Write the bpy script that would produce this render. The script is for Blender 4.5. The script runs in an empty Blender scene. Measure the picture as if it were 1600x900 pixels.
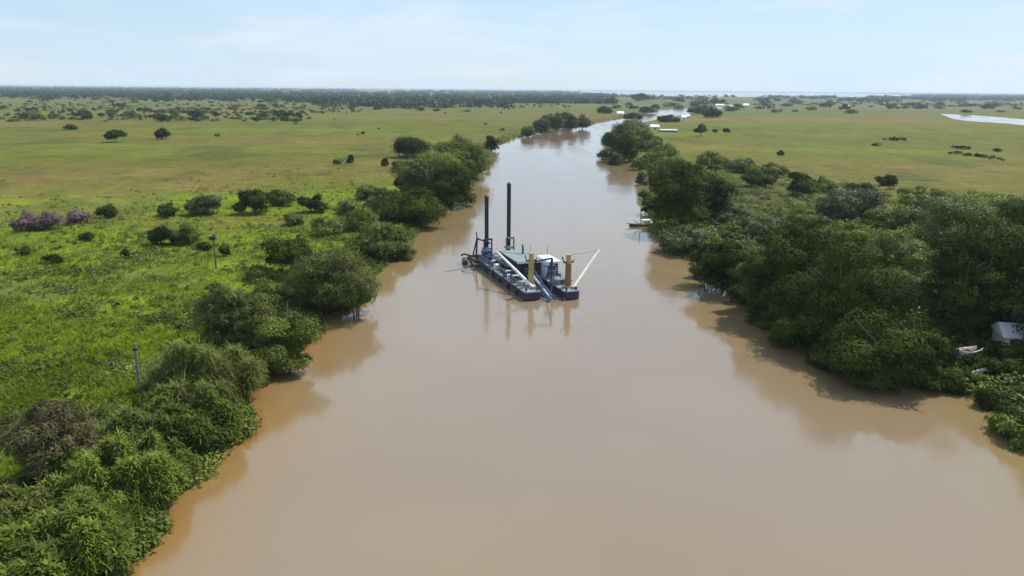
import bpy, math, random
import numpy as np
from mathutils import Vector, Matrix
random.seed(5); rng = np.random.default_rng(11)
SC = bpy.context.scene; COL = SC.collection

# ------------------------------------------------ camera, sky, sun, exposure
H = 28.0; FPX = 1142.0; PITCH = math.atan(310.5/FPX); ROLL = math.radians(0.47)
aF = np.array([0, math.cos(PITCH), -math.sin(PITCH)]); R0 = np.array([1., 0, 0]); U0 = np.array([0, math.sin(PITCH), math.cos(PITCH)])
aR = math.cos(ROLL)*R0 + math.sin(ROLL)*U0; aU = -math.sin(ROLL)*R0 + math.cos(ROLL)*U0
cd = bpy.data.cameras.new('camera'); cam = bpy.data.objects.new('camera', cd); COL.objects.link(cam)
cam.matrix_world = Matrix(((aR[0], aU[0], -aF[0], 0), (aR[1], aU[1], -aF[1], 0), (aR[2], aU[2], -aF[2], H), (0, 0, 0, 1)))
cd.sensor_width = 36; cd.lens = 36*FPX/1600; cd.clip_start = 0.5; cd.clip_end = 90000
SC.camera = cam
SUN_EL = math.radians(53); SUN_AZ = math.radians(47)      # azimuth clockwise from +Y: ahead and to the right
W = bpy.data.worlds.new('World'); SC.world = W; W.use_nodes = True
nt = W.node_tree; nt.nodes.clear()
out = nt.nodes.new('ShaderNodeOutputWorld'); bg = nt.nodes.new('ShaderNodeBackground'); sky = nt.nodes.new('ShaderNodeTexSky')
sky.sky_type = 'NISHITA'; sky.sun_disc = False; sky.sun_elevation = SUN_EL; sky.sun_rotation = SUN_AZ
sky.air_density = 1.0; sky.dust_density = 0.25; sky.ozone_density = 2.0; sky.altitude = 0
bg.inputs['Strength'].default_value = 0.092
tc = nt.nodes.new('ShaderNodeTexCoord'); mp = nt.nodes.new('ShaderNodeMapping'); mp.inputs['Scale'].default_value = (1.6, 1.6, 9)
nz = nt.nodes.new('ShaderNodeTexNoise'); nz.inputs['Scale'].default_value = 2.2; nz.inputs['Detail'].default_value = 5; nz.inputs['Roughness'].default_value = .5
cr = nt.nodes.new('ShaderNodeMapRange'); cr.inputs['From Min'].default_value = .42; cr.inputs['From Max'].default_value = .75; cr.inputs['To Min'].default_value = .62; cr.inputs['To Max'].default_value = .95
mx = nt.nodes.new('ShaderNodeMix'); mx.data_type = 'RGBA'
mx.inputs[7].default_value = (5.75, 7.6, 9.7, 1)
L = nt.links.new
L(tc.outputs['Generated'], mp.inputs['Vector']); L(mp.outputs[0], nz.inputs['Vector']); L(nz.outputs[0], cr.inputs['Value'])
L(cr.outputs[0], mx.inputs[0]); L(sky.outputs[0], mx.inputs[6])
mp2 = nt.nodes.new('ShaderNodeMapping'); mp2.inputs['Scale'].default_value = (1.1, 1.1, 7); mp2.inputs['Location'].default_value = (3.1, .4, .6)
nz2 = nt.nodes.new('ShaderNodeTexNoise'); nz2.inputs['Scale'].default_value = 3.2; nz2.inputs['Detail'].default_value = 7; nz2.inputs['Roughness'].default_value = .55; nz2.inputs['Distortion'].default_value = .6
cr2 = nt.nodes.new('ShaderNodeMapRange'); cr2.inputs['From Min'].default_value = .46; cr2.inputs['From Max'].default_value = .72; cr2.inputs['To Max'].default_value = .75
mx2 = nt.nodes.new('ShaderNodeMix'); mx2.data_type = 'RGBA'; mx2.inputs[7].default_value = (7.6, 8.3, 9.2, 1)
L(tc.outputs['Generated'], mp2.inputs['Vector']); L(mp2.outputs[0], nz2.inputs['Vector']); L(nz2.outputs[0], cr2.inputs['Value']); L(cr2.outputs[0], mx2.inputs[0])
L(mx.outputs[2], mx2.inputs[6]); L(mx2.outputs[2], bg.inputs['Color']); L(bg.outputs[0], out.inputs['Surface'])
sd_ = bpy.data.lights.new('sun', 'SUN'); sun = bpy.data.objects.new('sun', sd_); COL.objects.link(sun)
sd_.energy = 4.7; sd_.angle = math.radians(.5); sd_.color = (1, .955, .88)
to_sun = Vector((math.sin(SUN_AZ)*math.cos(SUN_EL), math.cos(SUN_AZ)*math.cos(SUN_EL), math.sin(SUN_EL)))
sun.rotation_euler = to_sun.to_track_quat('Z', 'Y').to_euler()
SC.view_settings.view_transform = 'Standard'; SC.view_settings.look = 'None'; SC.view_settings.exposure = 0.26; SC.view_settings.gamma = 1
SC.render.engine = 'CYCLES'; SC.cycles.max_bounces = 6; SC.cycles.diffuse_bounces = 2; SC.cycles.glossy_bounces = 2
SC.cycles.transmission_bounces = 3; SC.cycles.volume_bounces = 0; SC.cycles.transparent_max_bounces = 4
SC.cycles.use_denoising = True; SC.cycles.sample_clamp_indirect = 4

# ------------------------------------------------ helpers
def G(x, y, z=0.0):                       # where the ray through photo pixel (x, y) meets the height z
    d = aF*FPX + aR*(x-800) - aU*(y-450); t = (z-H)/d[2]
    return np.array([0, 0, H]) + d*t
def Gv(x, y):
    d = aF[None]*FPX + aR[None]*(x-800)[:, None] - aU[None]*(y-450)[:, None]
    return np.array([0, 0, H]) + d*(-H/d[:, 2])[:, None]
def pxm(v):                               # pixels per metre at a point
    return FPX/float((np.array(v)-[0, 0, H]) @ aF)
def tag(o, label=None, cat=None, group=None, kind=None):
    if label: o['label'] = label
    if cat: o['category'] = cat
    if group: o['group'] = group
    if kind: o['kind'] = kind
    return o
def meshobj(name, verts, faces, mat, parent=None, smooth=False, attr=None):
    me = bpy.data.meshes.new(name)
    if isinstance(faces, np.ndarray):
        n, k = faces.shape
        me.vertices.add(len(verts)); me.vertices.foreach_set('co', np.asarray(verts, np.float32).ravel())
        me.loops.add(n*k); me.loops.foreach_set('vertex_index', faces.astype(np.int32).ravel())
        me.polygons.add(n); me.polygons.foreach_set('loop_start', np.arange(0, n*k, k, dtype=np.int32))
        me.update(calc_edges=True)
    else:
        me.from_pydata([tuple(v) for v in verts], [], faces)
    for an, av in (attr or {}).items():
        av = np.asarray(av, np.float32)
        if av.ndim == 2:
            a = me.color_attributes.new(an, 'FLOAT_COLOR', 'POINT'); a.data.foreach_set('color', av.ravel())
        else:
            a = me.attributes.new(an, 'FLOAT', 'POINT'); a.data.foreach_set('value', av)
    if smooth: me.polygons.foreach_set('use_smooth', [True]*len(me.polygons))
    if mat: me.materials.append(mat)
    o = bpy.data.objects.new(name, me); COL.objects.link(o)
    if parent: o.parent = parent
    return o
def empty(name, loc, rz=0, s=1):
    o = bpy.data.objects.new(name, None); COL.objects.link(o); o.location = loc; o.rotation_euler = (0, 0, rz); o.scale = (s, s, s); return o
def copy_tree(o, parent=None):
    c = o.copy(); COL.objects.link(c)
    if parent: c.parent = parent
    for ch in list(o.children): copy_tree(ch, c)
    return c

_lat = rng.random((256, 256))
def vnoise(x, y):
    xi = np.floor(x).astype(int); yi = np.floor(y).astype(int); fx = x-xi; fy = y-yi
    fx = fx*fx*(3-2*fx); fy = fy*fy*(3-2*fy)
    a = _lat[xi & 255, yi & 255]; b = _lat[(xi+1) & 255, yi & 255]; c = _lat[xi & 255, (yi+1) & 255]; d = _lat[(xi+1) & 255, (yi+1) & 255]
    return (a*(1-fx)+b*fx)*(1-fy) + (c*(1-fx)+d*fx)*fy
def fbm(x, y, o=4):
    s = 0; a = 1; t = 0
    for i in range(o): s = s + a*vnoise(x*2**i+17*i, y*2**i+31*i); t += a; a *= .5
    return s/t
def sst(a, b, x):
    t = np.clip((x-a)/(b-a), 0, 1); return t*t*(3-2*t)

# ------------------------------------------------ materials
def mat(name, col, rough=.6, metal=0, spec=.4, var=.15, vscale=3.0, bump=0.0, bscale=20.0):
    m = bpy.data.materials.new(name); m.use_nodes = True; n = m.node_tree; b = n.nodes['Principled BSDF']
    b.inputs['Roughness'].default_value = rough; b.inputs['Metallic'].default_value = metal; b.inputs['Specular IOR Level'].default_value = spec
    t = n.nodes.new('ShaderNodeTexCoord'); z = n.nodes.new('ShaderNodeTexNoise'); z.inputs['Scale'].default_value = vscale; z.inputs['Detail'].default_value = 5
    n.links.new(t.outputs['Object'], z.inputs['Vector'])
    r = n.nodes.new('ShaderNodeMix'); r.data_type = 'RGBA'
    r.inputs[6].default_value = tuple(c*(1-var) for c in col)+(1,); r.inputs[7].default_value = tuple(min(1, c*(1+var)) for c in col)+(1,)
    n.links.new(z.outputs[0], r.inputs[0])
    z3 = n.nodes.new('ShaderNodeTexNoise'); z3.inputs['Scale'].default_value = 1.7; z3.inputs['Detail'].default_value = 8; z3.inputs['Roughness'].default_value = .7; mp3 = n.nodes.new('ShaderNodeMapping'); mp3.inputs['Scale'].default_value = (1, 1, .35)
    n.links.new(t.outputs['Object'], mp3.inputs['Vector']); n.links.new(mp3.outputs[0], z3.inputs['Vector'])
    mr3 = n.nodes.new('ShaderNodeMapRange'); mr3.inputs['From Min'].default_value = .54; mr3.inputs['From Max'].default_value = .68; mr3.inputs['To Max'].default_value = .6; n.links.new(z3.outputs[0], mr3.inputs['Value'])
    r3 = n.nodes.new('ShaderNodeMix'); r3.data_type = 'RGBA'; r3.inputs[7].default_value = (.10, .065, .04, 1); n.links.new(mr3.outputs[0], r3.inputs[0]); n.links.new(r.outputs[2], r3.inputs[6]); n.links.new(r3.outputs[2], b.inputs['Base Color'])
    if bump:
        z2 = n.nodes.new('ShaderNodeTexNoise'); z2.inputs['Scale'].default_value = bscale; n.links.new(t.outputs['Object'], z2.inputs['Vector'])
        bp = n.nodes.new('ShaderNodeBump'); bp.inputs['Strength'].default_value = bump; n.links.new(z2.outputs[0], bp.inputs['Height']); n.links.new(bp.outputs[0], b.inputs['Normal'])
    return m
def leafmat(name, ca, cb, trans=.25, spec=.35, rough=.5):
    m = bpy.data.materials.new(name); m.use_nodes = True; n = m.node_tree; b = n.nodes['Principled BSDF']; o = n.nodes['Material Output']
    b.inputs['Roughness'].default_value = rough; b.inputs['Specular IOR Level'].default_value = spec
    a = n.nodes.new('ShaderNodeAttribute'); a.attribute_name = 'tint'
    oi = n.nodes.new('ShaderNodeObjectInfo')
    r = n.nodes.new('ShaderNodeMix'); r.data_type = 'RGBA'; r.inputs[6].default_value = ca+(1,); r.inputs[7].default_value = cb+(1,)
    n.links.new(a.outputs['Fac'], r.inputs[0])
    hs = n.nodes.new('ShaderNodeHueSaturation'); mr = n.nodes.new('ShaderNodeMapRange'); mr.inputs['To Min'].default_value = .8; mr.inputs['To Max'].default_value = 1.2
    n.links.new(oi.outputs['Random'], mr.inputs['Value']); n.links.new(mr.outputs[0], hs.inputs['Value']); n.links.new(r.outputs[2], hs.inputs['Color'])
    n.links.new(hs.outputs[0], b.inputs['Base Color'])
    tr = n.nodes.new('ShaderNodeBsdfTranslucent'); n.links.new(hs.outputs[0], tr.inputs['Color'])
    mxs = n.nodes.new('ShaderNodeMixShader'); mxs.inputs[0].default_value = trans
    n.links.new(b.outputs[0], mxs.inputs[1]); n.links.new(tr.outputs[0], mxs.inputs[2]); n.links.new(mxs.outputs[0], o.inputs['Surface'])
    return m
M = {}
M['bark'] = mat('bark', (.12, .09, .065), .9, var=.3)
M['dark'] = leafmat('dark_leaves', (.011, .020, .003), (.074, .096, .012), spec=.04, trans=.12, rough=.7)
M['mid'] = leafmat('mid_leaves', (.036, .058, .008), (.160, .195, .024), spec=.12)
M['olive'] = leafmat('olive_leaves', (.052, .064, .014), (.185, .205, .040), spec=.12)
M['grey'] = leafmat('grey_leaves', (.048, .058, .020), (.135, .145, .055), spec=.12)
M['lime'] = leafmat('lime_leaves', (.065, .100, .010), (.170, .215, .020), trans=.3, spec=.12)
M['cane'] = leafmat('cane_leaves', (.034, .058, .009), (.185, .220, .028), trans=.25, spec=.12)
M['purple'] = leafmat('purple_leaves', (.11, .075, .075), (.27, .18, .18), spec=.1)
M['brown'] = leafmat('brown_leaves', (.045, .042, .018), (.12, .112, .045), spec=.1)
M['herb'] = leafmat('herb_leaves', (.055, .080, .010), (.165, .205, .018), spec=.1, trans=.3)
M['grass'] = leafmat('grass_blades', (.105, .150, .008), (.235, .285, .013), trans=.35, spec=.1)
M['farleaf'] = leafmat('woodland_leaves', (.022, .040, .014), (.052, .074, .024), trans=.1, spec=.05)

# ground and water
def ground_material():
    m = bpy.data.materials.new('meadow_ground'); m.use_nodes = True; n = m.node_tree; b = n.nodes['Principled BSDF']
    b.inputs['Roughness'].default_value = .95; b.inputs['Specular IOR Level'].default_value = .1
    a = n.nodes.new('ShaderNodeVertexColor'); a.layer_name = 'gcol'
    t = n.nodes.new('ShaderNodeTexCoord')
    prev = a.outputs['Color']
    for sc, lo, hi in ((.035, .8, 1.22), (.22, .78, 1.24), (1.3, .76, 1.24)):
        z = n.nodes.new('ShaderNodeTexNoise'); z.inputs['Scale'].default_value = sc; z.inputs['Detail'].default_value = 6; z.inputs['Roughness'].default_value = .62
        n.links.new(t.outputs['Object'], z.inputs['Vector'])
        r = n.nodes.new('ShaderNodeMapRange'); r.inputs['From Min'].default_value = .3; r.inputs['From Max'].default_value = .7; r.inputs['To Min'].default_value = lo; r.inputs['To Max'].default_value = hi
        n.links.new(z.outputs[0], r.inputs['Value'])
        mm = n.nodes.new('ShaderNodeVectorMath'); mm.operation = 'SCALE'; n.links.new(prev, mm.inputs[0]); n.links.new(r.outputs[0], mm.inputs['Scale']); prev = mm.outputs[0]
    n.links.new(prev, b.inputs['Base Color'])
    z = n.nodes.new('ShaderNodeTexNoise'); z.inputs['Scale'].default_value = .9; z.inputs['Detail'].default_value = 8; z.inputs['Roughness'].default_value = .7
    n.links.new(t.outputs['Object'], z.inputs['Vector'])
    bp = n.nodes.new('ShaderNodeBump'); bp.inputs['Strength'].default_value = .8; bp.inputs['Distance'].default_value = .7
    n.links.new(z.outputs[0], bp.inputs['Height']); n.links.new(bp.outputs[0], b.inputs['Normal'])
    return m
def water_material():
    m = bpy.data.materials.new('muddy_water'); m.use_nodes = True; n = m.node_tree; b = n.nodes['Principled BSDF']
    b.inputs['Roughness'].default_value = .085; b.inputs['IOR'].default_value = 1.85; b.inputs['Specular IOR Level'].default_value = .5
    t = n.nodes.new('ShaderNodeTexCoord')
    z = n.nodes.new('ShaderNodeTexNoise'); z.inputs['Scale'].default_value = .012; z.inputs['Detail'].default_value = 3
    n.links.new(t.outputs['Object'], z.inputs['Vector'])
    r = n.nodes.new('ShaderNodeMix'); r.data_type = 'RGBA'; r.inputs[6].default_value = (.197, .145, .092, 1); r.inputs[7].default_value = (.212, .152, .104, 1)
    mpw = n.nodes.new('ShaderNodeMapping'); mpw.inputs['Scale'].default_value = (1.0, .22, 1); n.links.new(t.outputs['Object'], mpw.inputs['Vector'])
    z.inputs['Scale'].default_value = .07; z.inputs['Detail'].default_value = 6; z.inputs['Distortion'].default_value = 1.2; n.links.new(mpw.outputs[0], z.inputs['Vector']); n.links.new(z.outputs[0], r.inputs[0])
    prev_c = r.outputs[2]
    for an, col_ in (('shore', (.205, .146, .052, 1)), ('silt', (.235, .115, .032, 1))):  # shore: yellower bank sediment, with tree reflections partly put into the base colour
        at = n.nodes.new('ShaderNodeAttribute'); at.attribute_name = an; m2 = n.nodes.new('ShaderNodeMix'); m2.data_type = 'RGBA'; m2.inputs[7].default_value = col_
        n.links.new(at.outputs['Fac'], m2.inputs[0]); n.links.new(prev_c, m2.inputs[6]); prev_c = m2.outputs[2]
    n.links.new(prev_c, b.inputs['Base Color'])
    prev = None
    for sc, st, dist in ((.05, .10, 1.0), (.5, .05, .12), (2.2, .05, .03)):
        z = n.nodes.new('ShaderNodeTexNoise'); z.inputs['Scale'].default_value = sc; z.inputs['Detail'].default_value = 3
        n.links.new(t.outputs['Object'], z.inputs['Vector'])
        bp = n.nodes.new('ShaderNodeBump'); bp.inputs['Strength'].default_value = st; bp.inputs['Distance'].default_value = dist
        n.links.new(z.outputs[0], bp.inputs['Height'])
        if prev: n.links.new(prev, bp.inputs['Normal'])
        prev = bp.outputs[0]
    n.links.new(prev, b.inputs['Normal'])
    zr = n.nodes.new('ShaderNodeTexNoise'); zr.inputs['Scale'].default_value = .10; zr.inputs['Detail'].default_value = 5; zr.inputs['Distortion'].default_value = .8; n.links.new(mpw.outputs[0], zr.inputs['Vector'])
    rr2 = n.nodes.new('ShaderNodeMapRange'); rr2.inputs['From Min'].default_value = .35; rr2.inputs['From Max'].default_value = .65; rr2.inputs['To Min'].default_value = .05; rr2.inputs['To Max'].default_value = .15
    n.links.new(zr.outputs[0], rr2.inputs['Value']); n.links.new(rr2.outputs[0], b.inputs['Roughness'])
    return m

# ------------------------------------------------ river, lake, ponds as ground outlines
LEFT = [(40, 1080), (120, 960), (185, 895), (202, 866), (232, 850), (250, 826), (232, 800), (245, 772), (280, 762), (318, 745), (330, 718), (345, 692), (385, 680), (390, 650), (362, 612),
        (395, 592), (412, 568), (452, 560), (470, 540), (492, 505), (505, 486), (545, 482), (572, 468), (575, 440), (592, 425), (605, 403), (640, 396), (645, 372), (663, 350), (682, 346), (699, 324), (718, 311), (729, 292),
        (742, 283), (752, 266), (770, 251), (766, 234), (778, 227), (800, 219), (830, 211), (870, 201), (912, 198), (935, 192), (960, 188), (985, 184), (1008, 179), (1020, 173), (1050, 170.5), (1085, 169)]
RIGHT = [(1090, 175), (1066, 180), (1040, 183), (1010, 190), (985, 196), (955, 203), (943, 214), (944, 230), (955, 246), (972, 253), (992, 258), (1000, 276), (1026, 290), (1016, 304), (1018, 325), (1012, 345), (1014, 362), (1040, 377),
         (1080, 391), (1095, 410), (1092, 430), (1108, 438), (1150, 442), (1165, 468), (1188, 500), (1215, 520), (1262, 535), (1310, 560), (1340, 578), (1400, 590), (1475, 598), (1520, 614), (1560, 628), (1588, 668), (1660, 740), (1760, 860), (1900, 1080)]
POND = [(1470, 178), (1520, 180), (1560, 183), (1640, 190), (1760, 200), (1780, 210), (1640, 200), (1575, 193), (1515, 189), (1490, 186)]
LAKE = [(905, 146.6), (1010, 149.6), (1120, 151.2), (1240, 151.6), (1330, 151.2), (1420, 151), (1450, 148.4), (1300, 145.7), (1120, 144.3), (910, 142.5)]
FARB = [(1098, 166), (1118, 169), (1145, 169), (1150, 164), (1125, 162.6)]
BACK = [(1140, 302), (1180, 304), (1225, 312), (1262, 321), (1240, 326), (1200, 330), (1160, 328), (1142, 318)]
STRIP1 = [(1380, 152.5), (1500, 154.5), (1600, 156.0), (1600, 154.8), (1500, 153.2), (1400, 151.2)]
POLYS = [np.array([G(*p)[:2] for p in q]) for q in (LEFT+RIGHT, POND, LAKE, FARB, STRIP1)]
def sdf(P):                               # >0 on land, metres to the nearest shore (roughened)
    best = np.full(len(P), 1e9)
    for q in POLYS:
        a = q; b = np.roll(q, -1, 0); ins = np.zeros(len(P), bool); d2 = np.full(len(P), 1e18)
        for (ax, ay), (bx, by) in zip(a, b):
            ex, ey = bx-ax, by-ay; wx = P[:, 0]-ax; wy = P[:, 1]-ay
            t = np.clip((wx*ex+wy*ey)/(ex*ex+ey*ey+1e-9), 0, 1); d2 = np.minimum(d2, (wx-t*ex)**2+(wy-t*ey)**2)
            c = ((ay > P[:, 1]) != (by > P[:, 1])) & (P[:, 0] < ex*(P[:, 1]-ay)/(ey+1e-12)+ax); ins ^= c
        d = np.sqrt(d2)*np.where(ins, -1, 1); best = np.where(np.abs(best) < np.abs(d), best, d) if False else np.minimum(best, d)
    return best
def height(P, s):
    r = np.hypot(P[:, 0], P[:, 1])
    s = s + (fbm(P[:, 0]/6, P[:, 1]/6, 3)-.5)*np.clip(2.2*(r/80), 1.2, 6)
    top = .95 - .6*sst(200, 700, r)
    k = np.clip(r/160, 1, 30)
    h = np.where(s > 0, top*sst(0, 3.0*k, s)+.02, -1.6*sst(0, 3*k, -s)-.02)
    h = h + np.where(s > 2, (fbm(P[:, 0]/9, P[:, 1]/9, 4)-.45)*.9*sst(2, 10, s)*(1-sst(250, 600, r)), 0)
    return h, s
A = np.radians(np.linspace(-62, 62, 660)); D = np.concatenate([np.geomspace(9, 5500, 860), np.geomspace(5550, 34000, 90)])
aa, dd = np.meshgrid(A, D, indexing='ij'); GP = np.stack([np.sin(aa)*dd, np.cos(aa)*dd], -1).reshape(-1, 2)
s_ = sdf(GP); hz, s2 = height(GP, s_); hz += -0.02*0
X, Y = GP[:, 0], GP[:, 1]; rr = np.hypot(X, Y)
nb = fbm(X/60+5, Y/25+9, 4); nb2 = fbm(X/160+50, Y/70+3, 4); nf = fbm(X/14, Y/8, 3); nL = fbm(X/900+3, Y/350+7, 4)
lush = np.array([.130, .180, .010]); green = np.array([.090, .108, .010]); dry = np.array([.150, .106, .030]); olive = np.array([.094, .098, .012]); far = np.array([.085, .098, .022]); dkg = np.array([.05, .085, .018]); yel = np.array([.185, .200, .012])
def lerp(a, b, t): return a*(1-t)[:, None]+b*t[:, None]
left = X < 0.0
Yw = Y + (nb-.5)*110 - np.where(X < 0, np.clip(X+95, 0, 90)*.75, 0) + (fbm(X/11+7, Y/17+2, 3)-.5)*45
c = np.tile(lush, (len(X), 1))
c = lerp(c, np.tile(yel, (len(X), 1)), sst(.50, .66, nb2)*.8)
c = lerp(c, np.tile(dkg, (len(X), 1)), sst(.52, .70, nf)*.3)
c = lerp(c, np.tile(dry, (len(X), 1)), sst(.58, .72, nb)*.45)
c = lerp(c, np.tile(np.array([.115, .118, .030]), (len(X), 1)), sst(.50, .66, fbm(X/24+70, Y/15+33, 4))*.7)
# mid-distance meadow bands
mid = sst(140, 225, Yw+np.where(left, 0, 45)+(nf-.5)*40); c = lerp(c, np.tile(olive, (len(X), 1)), mid)
bandL = sst(165, 200, Yw)*(1-sst(235, 290, Yw)); bandR = sst(170, 205, Yw-X*.12)*(1-sst(250, 330, Yw-X*.12))
c = lerp(c, np.tile(dry, (len(X), 1)), np.where(left, bandL, bandR*sst(60, 130, X))*(.5+.5*sst(.35, .6, nb2)))
c = lerp(c, np.tile(green*1.1, (len(X), 1)), mid*sst(.5, .6, nb2)*.9)
c = lerp(c, np.tile(np.array([.052, .066, .012]), (len(X), 1)), mid*sst(.60, .72, fbm(X/16+20, Y/34+11, 4))*.6)
c = lerp(c, np.tile(dry, (len(X), 1)), sst(300, 420, Y)*sst(.46, .64, fbm(X/240+8, Y/95+1, 4))*.65)
fm = sst(650, 1300, Y); c = lerp(c, np.tile(far, (len(X), 1)), fm)
c = lerp(c, np.tile(np.array([.11, .105, .04]), (len(X), 1)), fm*sst(.5, .62, nL)*.8)
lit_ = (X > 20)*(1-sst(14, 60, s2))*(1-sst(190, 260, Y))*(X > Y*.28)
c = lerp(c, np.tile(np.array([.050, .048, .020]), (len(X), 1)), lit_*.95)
bank = (1-sst(0.2, 2.6, s2*np.where(rr > 160, 160/np.maximum(rr, 1), 1)))*(1-sst(500, 900, rr))
c = lerp(c, np.tile(np.array([.11, .085, .035]), (len(X), 1)), bank*.85)
nA, nD = len(A), len(D)
I = np.arange(nA*nD).reshape(nA, nD)
F = np.stack([I[:-1, :-1], I[1:, :-1], I[1:, 1:], I[:-1, 1:]], -1).reshape(-1, 4)[:, ::-1]
GM = ground_material()
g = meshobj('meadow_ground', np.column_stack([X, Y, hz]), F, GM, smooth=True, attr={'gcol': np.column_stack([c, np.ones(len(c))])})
tag(g, 'flat green and brown grass meadow on both sides of the river', 'ground', kind='structure')
a2 = np.radians(np.linspace(-64, 64, 360)); d2 = np.concatenate([np.geomspace(6, 600, 330), np.geomspace(620, 34500, 40)]); q, w = np.meshgrid(a2, d2, indexing='ij'); I2 = np.arange(360*370).reshape(360, 370)
WP = np.stack([(np.sin(q)*w).ravel(), (np.cos(q)*w).ravel()], -1); ws = -sdf(WP); wr = np.hypot(WP[:, 0], WP[:, 1])
shore = np.exp(-np.clip(ws, 0, 99)/7)*(1-sst(200, 500, wr)); silt = np.exp(-np.clip(ws+1.5*(fbm(WP[:, 0]/3, WP[:, 1]/3, 3)-.5), 0, 99)/3.0)*(WP[:, 0] < 0)*(1-sst(75, 110, wr))*.95
wt = meshobj('river_water', np.column_stack([WP, np.zeros(len(WP))]), np.stack([I2[:-1, :-1], I2[1:, :-1], I2[1:, 1:], I2[:-1, 1:]], -1).reshape(-1, 4)[:, ::-1], water_material(), attr={'shore': shore, 'silt': silt})
tag(wt, 'calm muddy brown river reflecting pale sky', 'river', kind='structure')

def ground_z(x, y):
    P = np.array([[x, y]]); h, _ = height(P, sdf(P)); return max(float(h[0]), -.3)

# ------------------------------------------------ foliage
def leaves(P, N, size, asp, rs, droop=0.0, spread=.7):
    """diamond leaves at points P facing about N"""
    n = len(P); nn = N + rs.normal(0, .30, (n, 3)); nn /= np.linalg.norm(nn, axis=1)[:, None]
    d = rs.normal(0, 1, (n, 3))*spread + N*.5; d[:, 2] -= droop; d -= nn*np.sum(d*nn, 1)[:, None]; d /= np.linalg.norm(d, axis=1)[:, None]+1e-9
    sdv = np.cross(nn, d); s = size*(.6+.8*rs.random(n))[:, None]
    v0 = P; v1 = P + d*s*.5 + sdv*s*asp*.5 + nn*s*.06; v2 = P + d*s - nn*s*.10; v3 = P + d*s*.5 - sdv*s*asp*.5 + nn*s*.06
    V = np.stack([v0, v1, v2, v3], 1).reshape(-1, 3); Fq = np.arange(4*n).reshape(n, 4)
    return V, Fq
def crown(seed, Wd, Dp, Hh, z0, nl, nleaf, ls, asp=.5, droop=0.0, dome=.5, lobe=(.11, .24)):
    rs = np.random.default_rng(seed); Vs = []; Fs = []; Ts = []; off = 0
    hc = (Hh-z0)/2; cz = z0+hc
    rad = rs.uniform(lobe[0], lobe[1], nl)*min(Wd, Dp, 1.6*(Hh-z0)); per = (rad**2/np.sum(rad**2)*nleaf).astype(int)
    ns_ = 3+(Wd > 5)*2+(Wd > 11)*3; sup = []
    for j in range(ns_):
        th = 6.283*(j+rs.random()*.7)/ns_; q_ = rs.uniform(.17, .36) if j else .06
        sup.append((math.cos(th)*q_*Wd, math.sin(th)*q_*Dp, Hh*(1.0 if j == 0 else rs.uniform(.62, .95)), Wd*rs.uniform(.14, .24)))
    for i in range(nl):
        u = rs.normal(0, 1, 3); u /= np.linalg.norm(u); rho = rs.random()**(.35); r = rad[i]
        if i % 3:                          # lobes gather on a few uneven masses
            S = sup[rs.integers(0, len(sup))]; u[2] = abs(u[2]) if rs.random() < dome else u[2]
            cpt = np.array([S[0]+u[0]*S[3]*rho, S[1]+u[1]*S[3]*rho, z0+(S[2]-z0-r*.8)*(.55+.45*u[2]*rho)])
        else:                              # skirt close to the ground
            th = rs.random()*6.283; q_ = rs.random()**.4; cpt = np.array([math.cos(th)*q_*max(Wd/2-r, .1), math.sin(th)*q_*max(Dp/2-r, .1), z0+r*.7+rs.random()*(Hh-z0)*.42*(1.25-q_)])
        n = per[i]
        if n < 3: continue
        v = rs.normal(0, 1, (n, 3)); v[:, 2] = np.where((v[:, 2] < 0) & (rs.random(n) < .8), -v[:, 2], v[:, 2]); v /= np.linalg.norm(v, axis=1)[:, None]
        lump = 1 + .16*np.sin(v[:, 0]*5+i)*np.cos(v[:, 1]*5+2*i)+.07*rs.normal(0, 1, n)
        rj = r*lump*np.where(rs.random(n) < .1, rs.uniform(.5, .9, n), 1)
        P = cpt + v*rj[:, None]*np.array([1, 1, .7])
        P[:, 2] = np.maximum(P[:, 2], .05)
        V, Fq = leaves(P, v+np.array([0, 0, .22]), ls, asp, rs, droop)
        ns2 = 7; w_ = rs.normal(0, 1, (ns2, 3)); w_[:, 2] = np.abs(w_[:, 2])*.8; w_ /= np.linalg.norm(w_, axis=1)[:, None]; m_ = int(n*.22)
        if m_ > 8:
            si = rs.integers(0, ns2, m_); P2 = cpt+w_[si]*(r*rs.uniform(.85, 1.55, m_))[:, None]*np.array([1, 1, .8])+rs.normal(0, .09*r+.05, (m_, 3)); P2[:, 2] = np.maximum(P2[:, 2], .05)
            V2, F2 = leaves(P2, w_[si]*.7+np.array([0, 0, .4]), ls, asp, rs, droop); F2 = F2+len(V); V = np.concatenate([V, V2]); Fq = np.concatenate([Fq, F2]); n = n+m_
        Vs.append(V); Fs.append(Fq+off); off += len(V)
        tone = rs.random()**1.3*.85-.05; Ts.append(np.repeat(np.clip(tone+rs.normal(.2, .09, n), 0, 1), 4))
    return np.concatenate(Vs), np.concatenate(Fs), np.concatenate(Ts)
def tube(path, radii, k=7):
    V = []; Fc = []
    for i, (p, r) in enumerate(zip(path, radii)):
        p = Vector(p); a = Vector(path[min(i+1, len(path)-1)])-Vector(path[max(i-1, 0)])
        if a.length < 1e-6: a = Vector((0, 0, 1))
        a.normalize(); s = a.cross(Vector((.31, .95, .02))); s.normalize(); t = a.cross(s)
        for j in range(k):
            th = 2*math.pi*j/k; V.append(p+(s*math.cos(th)+t*math.sin(th))*r)
    for i in range(len(path)-1):
        for j in range(k):
            Fc.append((i*k+j, i*k+(j+1) % k, (i+1)*k+(j+1) % k, (i+1)*k+j))
    Fc.append(tuple(range(k))[::-1]); Fc.append(tuple((len(path)-1)*k+j for j in range(k)))
    return V, Fc
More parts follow.
